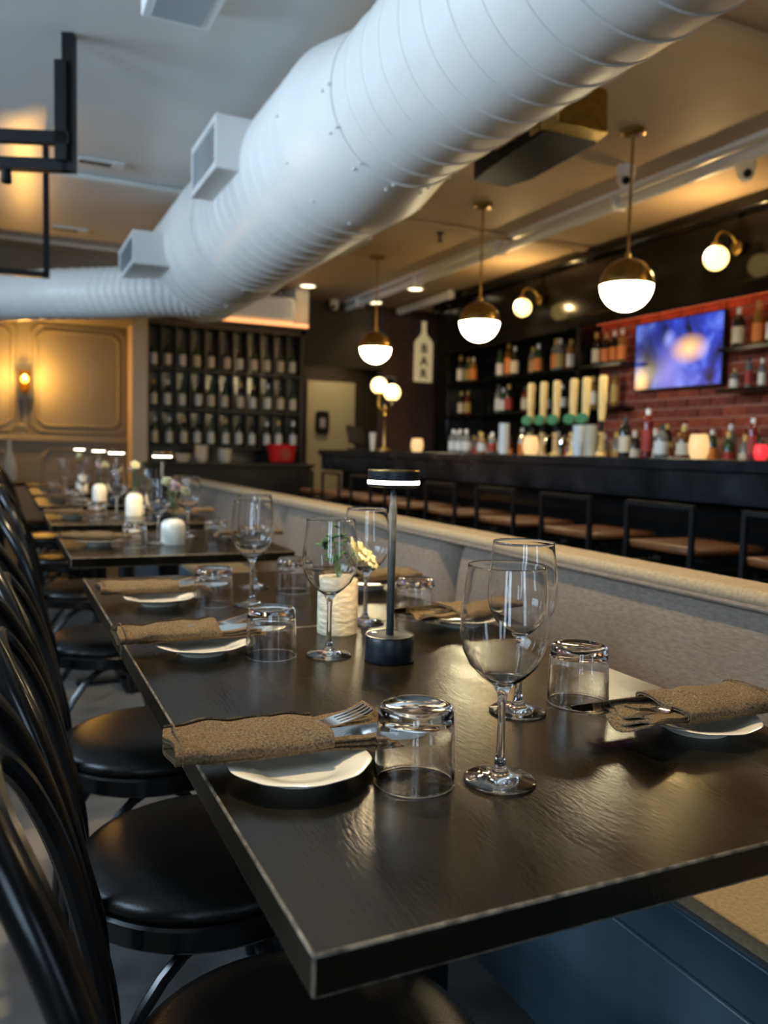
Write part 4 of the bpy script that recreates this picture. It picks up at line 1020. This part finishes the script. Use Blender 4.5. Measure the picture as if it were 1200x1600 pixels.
# ------------------------------------------------------------------ wine rack and its counter
rk = thing('wine_rack', 'tall black wine rack with three rows of upright bottles', 'wine rack', (2.16, 8.6, .93))
RW, RZ = 1.63, [0, .16, .545, .945, 1.39]
def rkc(name, mb, mt=None, **k): return mb.build(name, mt or M['rackwood'], rk, **k)
rkc('back_panel', MB().bb(-RW/2, RW/2, .20, .215, 0, 1.40), M['rackback'])
for s in (-1, 1): rkc('side_panel', MB().bb(s * RW/2 - .02, s * RW/2 + .02, -.03, .22, 0, 1.41))
rkc('top_panel', MB().bb(-RW/2 - .02, RW/2 + .02, -.03, .22, 1.37, 1.41))
for z in RZ[1:4]: rkc('shelf', MB().bb(-RW/2, RW/2, -.02, .20, z - .022, z))
for k in range(1, 11): rkc('divider', MB().bb(-RW/2 + RW * k / 11 - .008, -RW/2 + RW * k / 11 + .008, .03, .20, .16, 1.38))
rowname = ['bottom', 'middle', 'top']
for r_ in range(3):
    for k in range(11):
        x = 2.16 - RW/2 + RW * (k + .5) / 11 + rbot.uniform(-.012, .012)
        l = rbot.choice(['l_cream', 'l_white', 'l_cream']) if r_ > 0 or rbot.random() < .6 else 'l_white'
        bottle('wine', rbot.choice(['b_dark', 'b_dark', 'b_green']), l, rbot.choice(['c_black', 'c_black', 'c_gold', 'c_white']) if r_ != 2 else 'c_black', (x, 8.65, .93 + RZ[r_ + 1] + .0003),
               'dark wine bottle with %s label, %s from the left in the %s rack row' % (WORDS[l], ORD[k], rowname[r_]), 'wine bottles in the rack', rbot.uniform(.93, 1.0))
rc = thing('rack_cabinet', 'black service cabinet below the wine rack', 'cabinet', (2.16, 8.5, 0))
MB().bb(-.82, .82, -.25, .32, 0, .89).build('body', M['rackwood'], rc, bevel=.004)
MB().bb(-.85, .85, -.28, .33, .89, .93).build('top', M['rackwood'], rc, bevel=.004)
for k in range(3):
    d_ = MB().bb(-.80 + .535 * k, -.28 + .535 * k, -.265, -.25, .06, .86).build('door', M['rackwood'], rc, bevel=.004)
    MB().tube([(-.32 + .535*k, -.275, .5), (-.32 + .535*k, -.275, .7)], .007, 8).build('handle', M['steel'], d_)
CZ = .9303
def bowl_stack(label, x, n, r):
    t = thing('bowl_stack', label, 'bowls', (x, 8.42, CZ), group='crockery on the service cabinet')
    for k in range(n): MB().lathe([(0, .03*k), (r*.6, .03*k), (r, .03*k + .05), (r*1.02, .03*k + .052), (r*.95, .03*k + .048), (r*.55, .03*k + .006), (0, .03*k + .005)], 24).build('bowl', M['china'], t)
bowl_stack('low stack of cream bowls on the service cabinet', 1.67, 2, .08); bowl_stack('tall stack of cream bowls on the service cabinet', 1.86, 5, .07); bowl_stack('stack of cream bowls right of the tall stack', 2.10, 4, .075)
rp = thing('red_ice_bucket', 'round red bucket on the right of the service cabinet', 'bucket', (2.70, 8.40, CZ))
MB().lathe([(0, 0), (.09, 0), (.13, .02), (.16, .19), (.165, .20), (.155, .198), (.125, .03), (0, .012)], 32).build('bucket', M['red'], rp)
MB().lathe([(0, 0), (.06, 0), (.06, .006), (0, .006)], 24).build('round_badge', M['l_red'], rp)
bd = [c for c in C.objects if c.parent == rp][-1]; bd.rotation_euler = (PI/2, 0, 0); bd.location = (.0, -.148, .10)
# white service duct over the rack with amber strip below
wd = thing('service_duct', 'white boxed duct stub above the wine rack with an amber light strip', 'duct', (2.35, 8.45, 2.36))
MB().bb(-.75, .47, -.12, .38, .03, .30).build('casing', M['duct'], wd, bevel=.05, bseg=4)
MB().bb(-.75, .60, -.13, -.09, .0, .028).build('light_strip', M['led'], wd)

# ------------------------------------------------------------------ BAR bottle sign
sg = thing('bar_sign', 'cream bottle-shaped sign reading BAR on the dark brick wall', 'sign', (4.655, 8.985, 1.932))
half = [(.120, 0), (.122, .015), (.122, .44), (.116, .475), (.094, .51), (.056, .545), (.034, .575), (.027, .61), (.024, .70), (.028, .705), (.028, .722)]
poly = [(-.110, 0), (.110, 0)] + half[1:] + [(-x, z) for x, z in reversed(half[1:])]
MB().prism(poly, -.025, 0, lambda x, y, z: (x, z, y)).build('board', M['signcream'], sg, bevel=.004)
for i, ch in enumerate('BAR'):
    cu = bpy.data.curves.new('letter', 'FONT'); cu.body = ch; cu.size = .150; cu.extrude = .003; cu.align_x = 'CENTER'; cu.align_y = 'CENTER'; cu.offset = .004
    o = bpy.data.objects.new('letter_tmp', cu); C.objects.link(o)
    dg = bpy.context.evaluated_depsgraph_get(); me = bpy.data.meshes.new_from_object(o.evaluated_get(dg)); bpy.data.objects.remove(o)
    me.materials.clear(); me.materials.append(M['signdark'])
    l = obj('letter', me, (0, -.029, .395 - .150 * i), (PI/2, 0, 0), sg)
# white pipe under the ceiling beside the capital
tag(MB().tube([(0, 0, 0), (0, 1.2, 0)], .05, 14).build('white_pipe', M['duct'], None, (4.24, 7.6, CEIL - .06)), 'short white pipe under the ceiling past the black pilaster', 'pipe')
# framed picture on the hall side
pf = thing('framed_notice', 'small pale framed notice on the dark wall left of the bottle sign', 'picture', (4.22, 8.995, 1.75))
MB().bb(-.07, .07, -.02, 0, 0, .22).build('frame', M['grillegrey'], pf, bevel=.003)
MB().bb(-.055, .055, -.023, -.02, .015, .205).build('print', M['black'], pf)
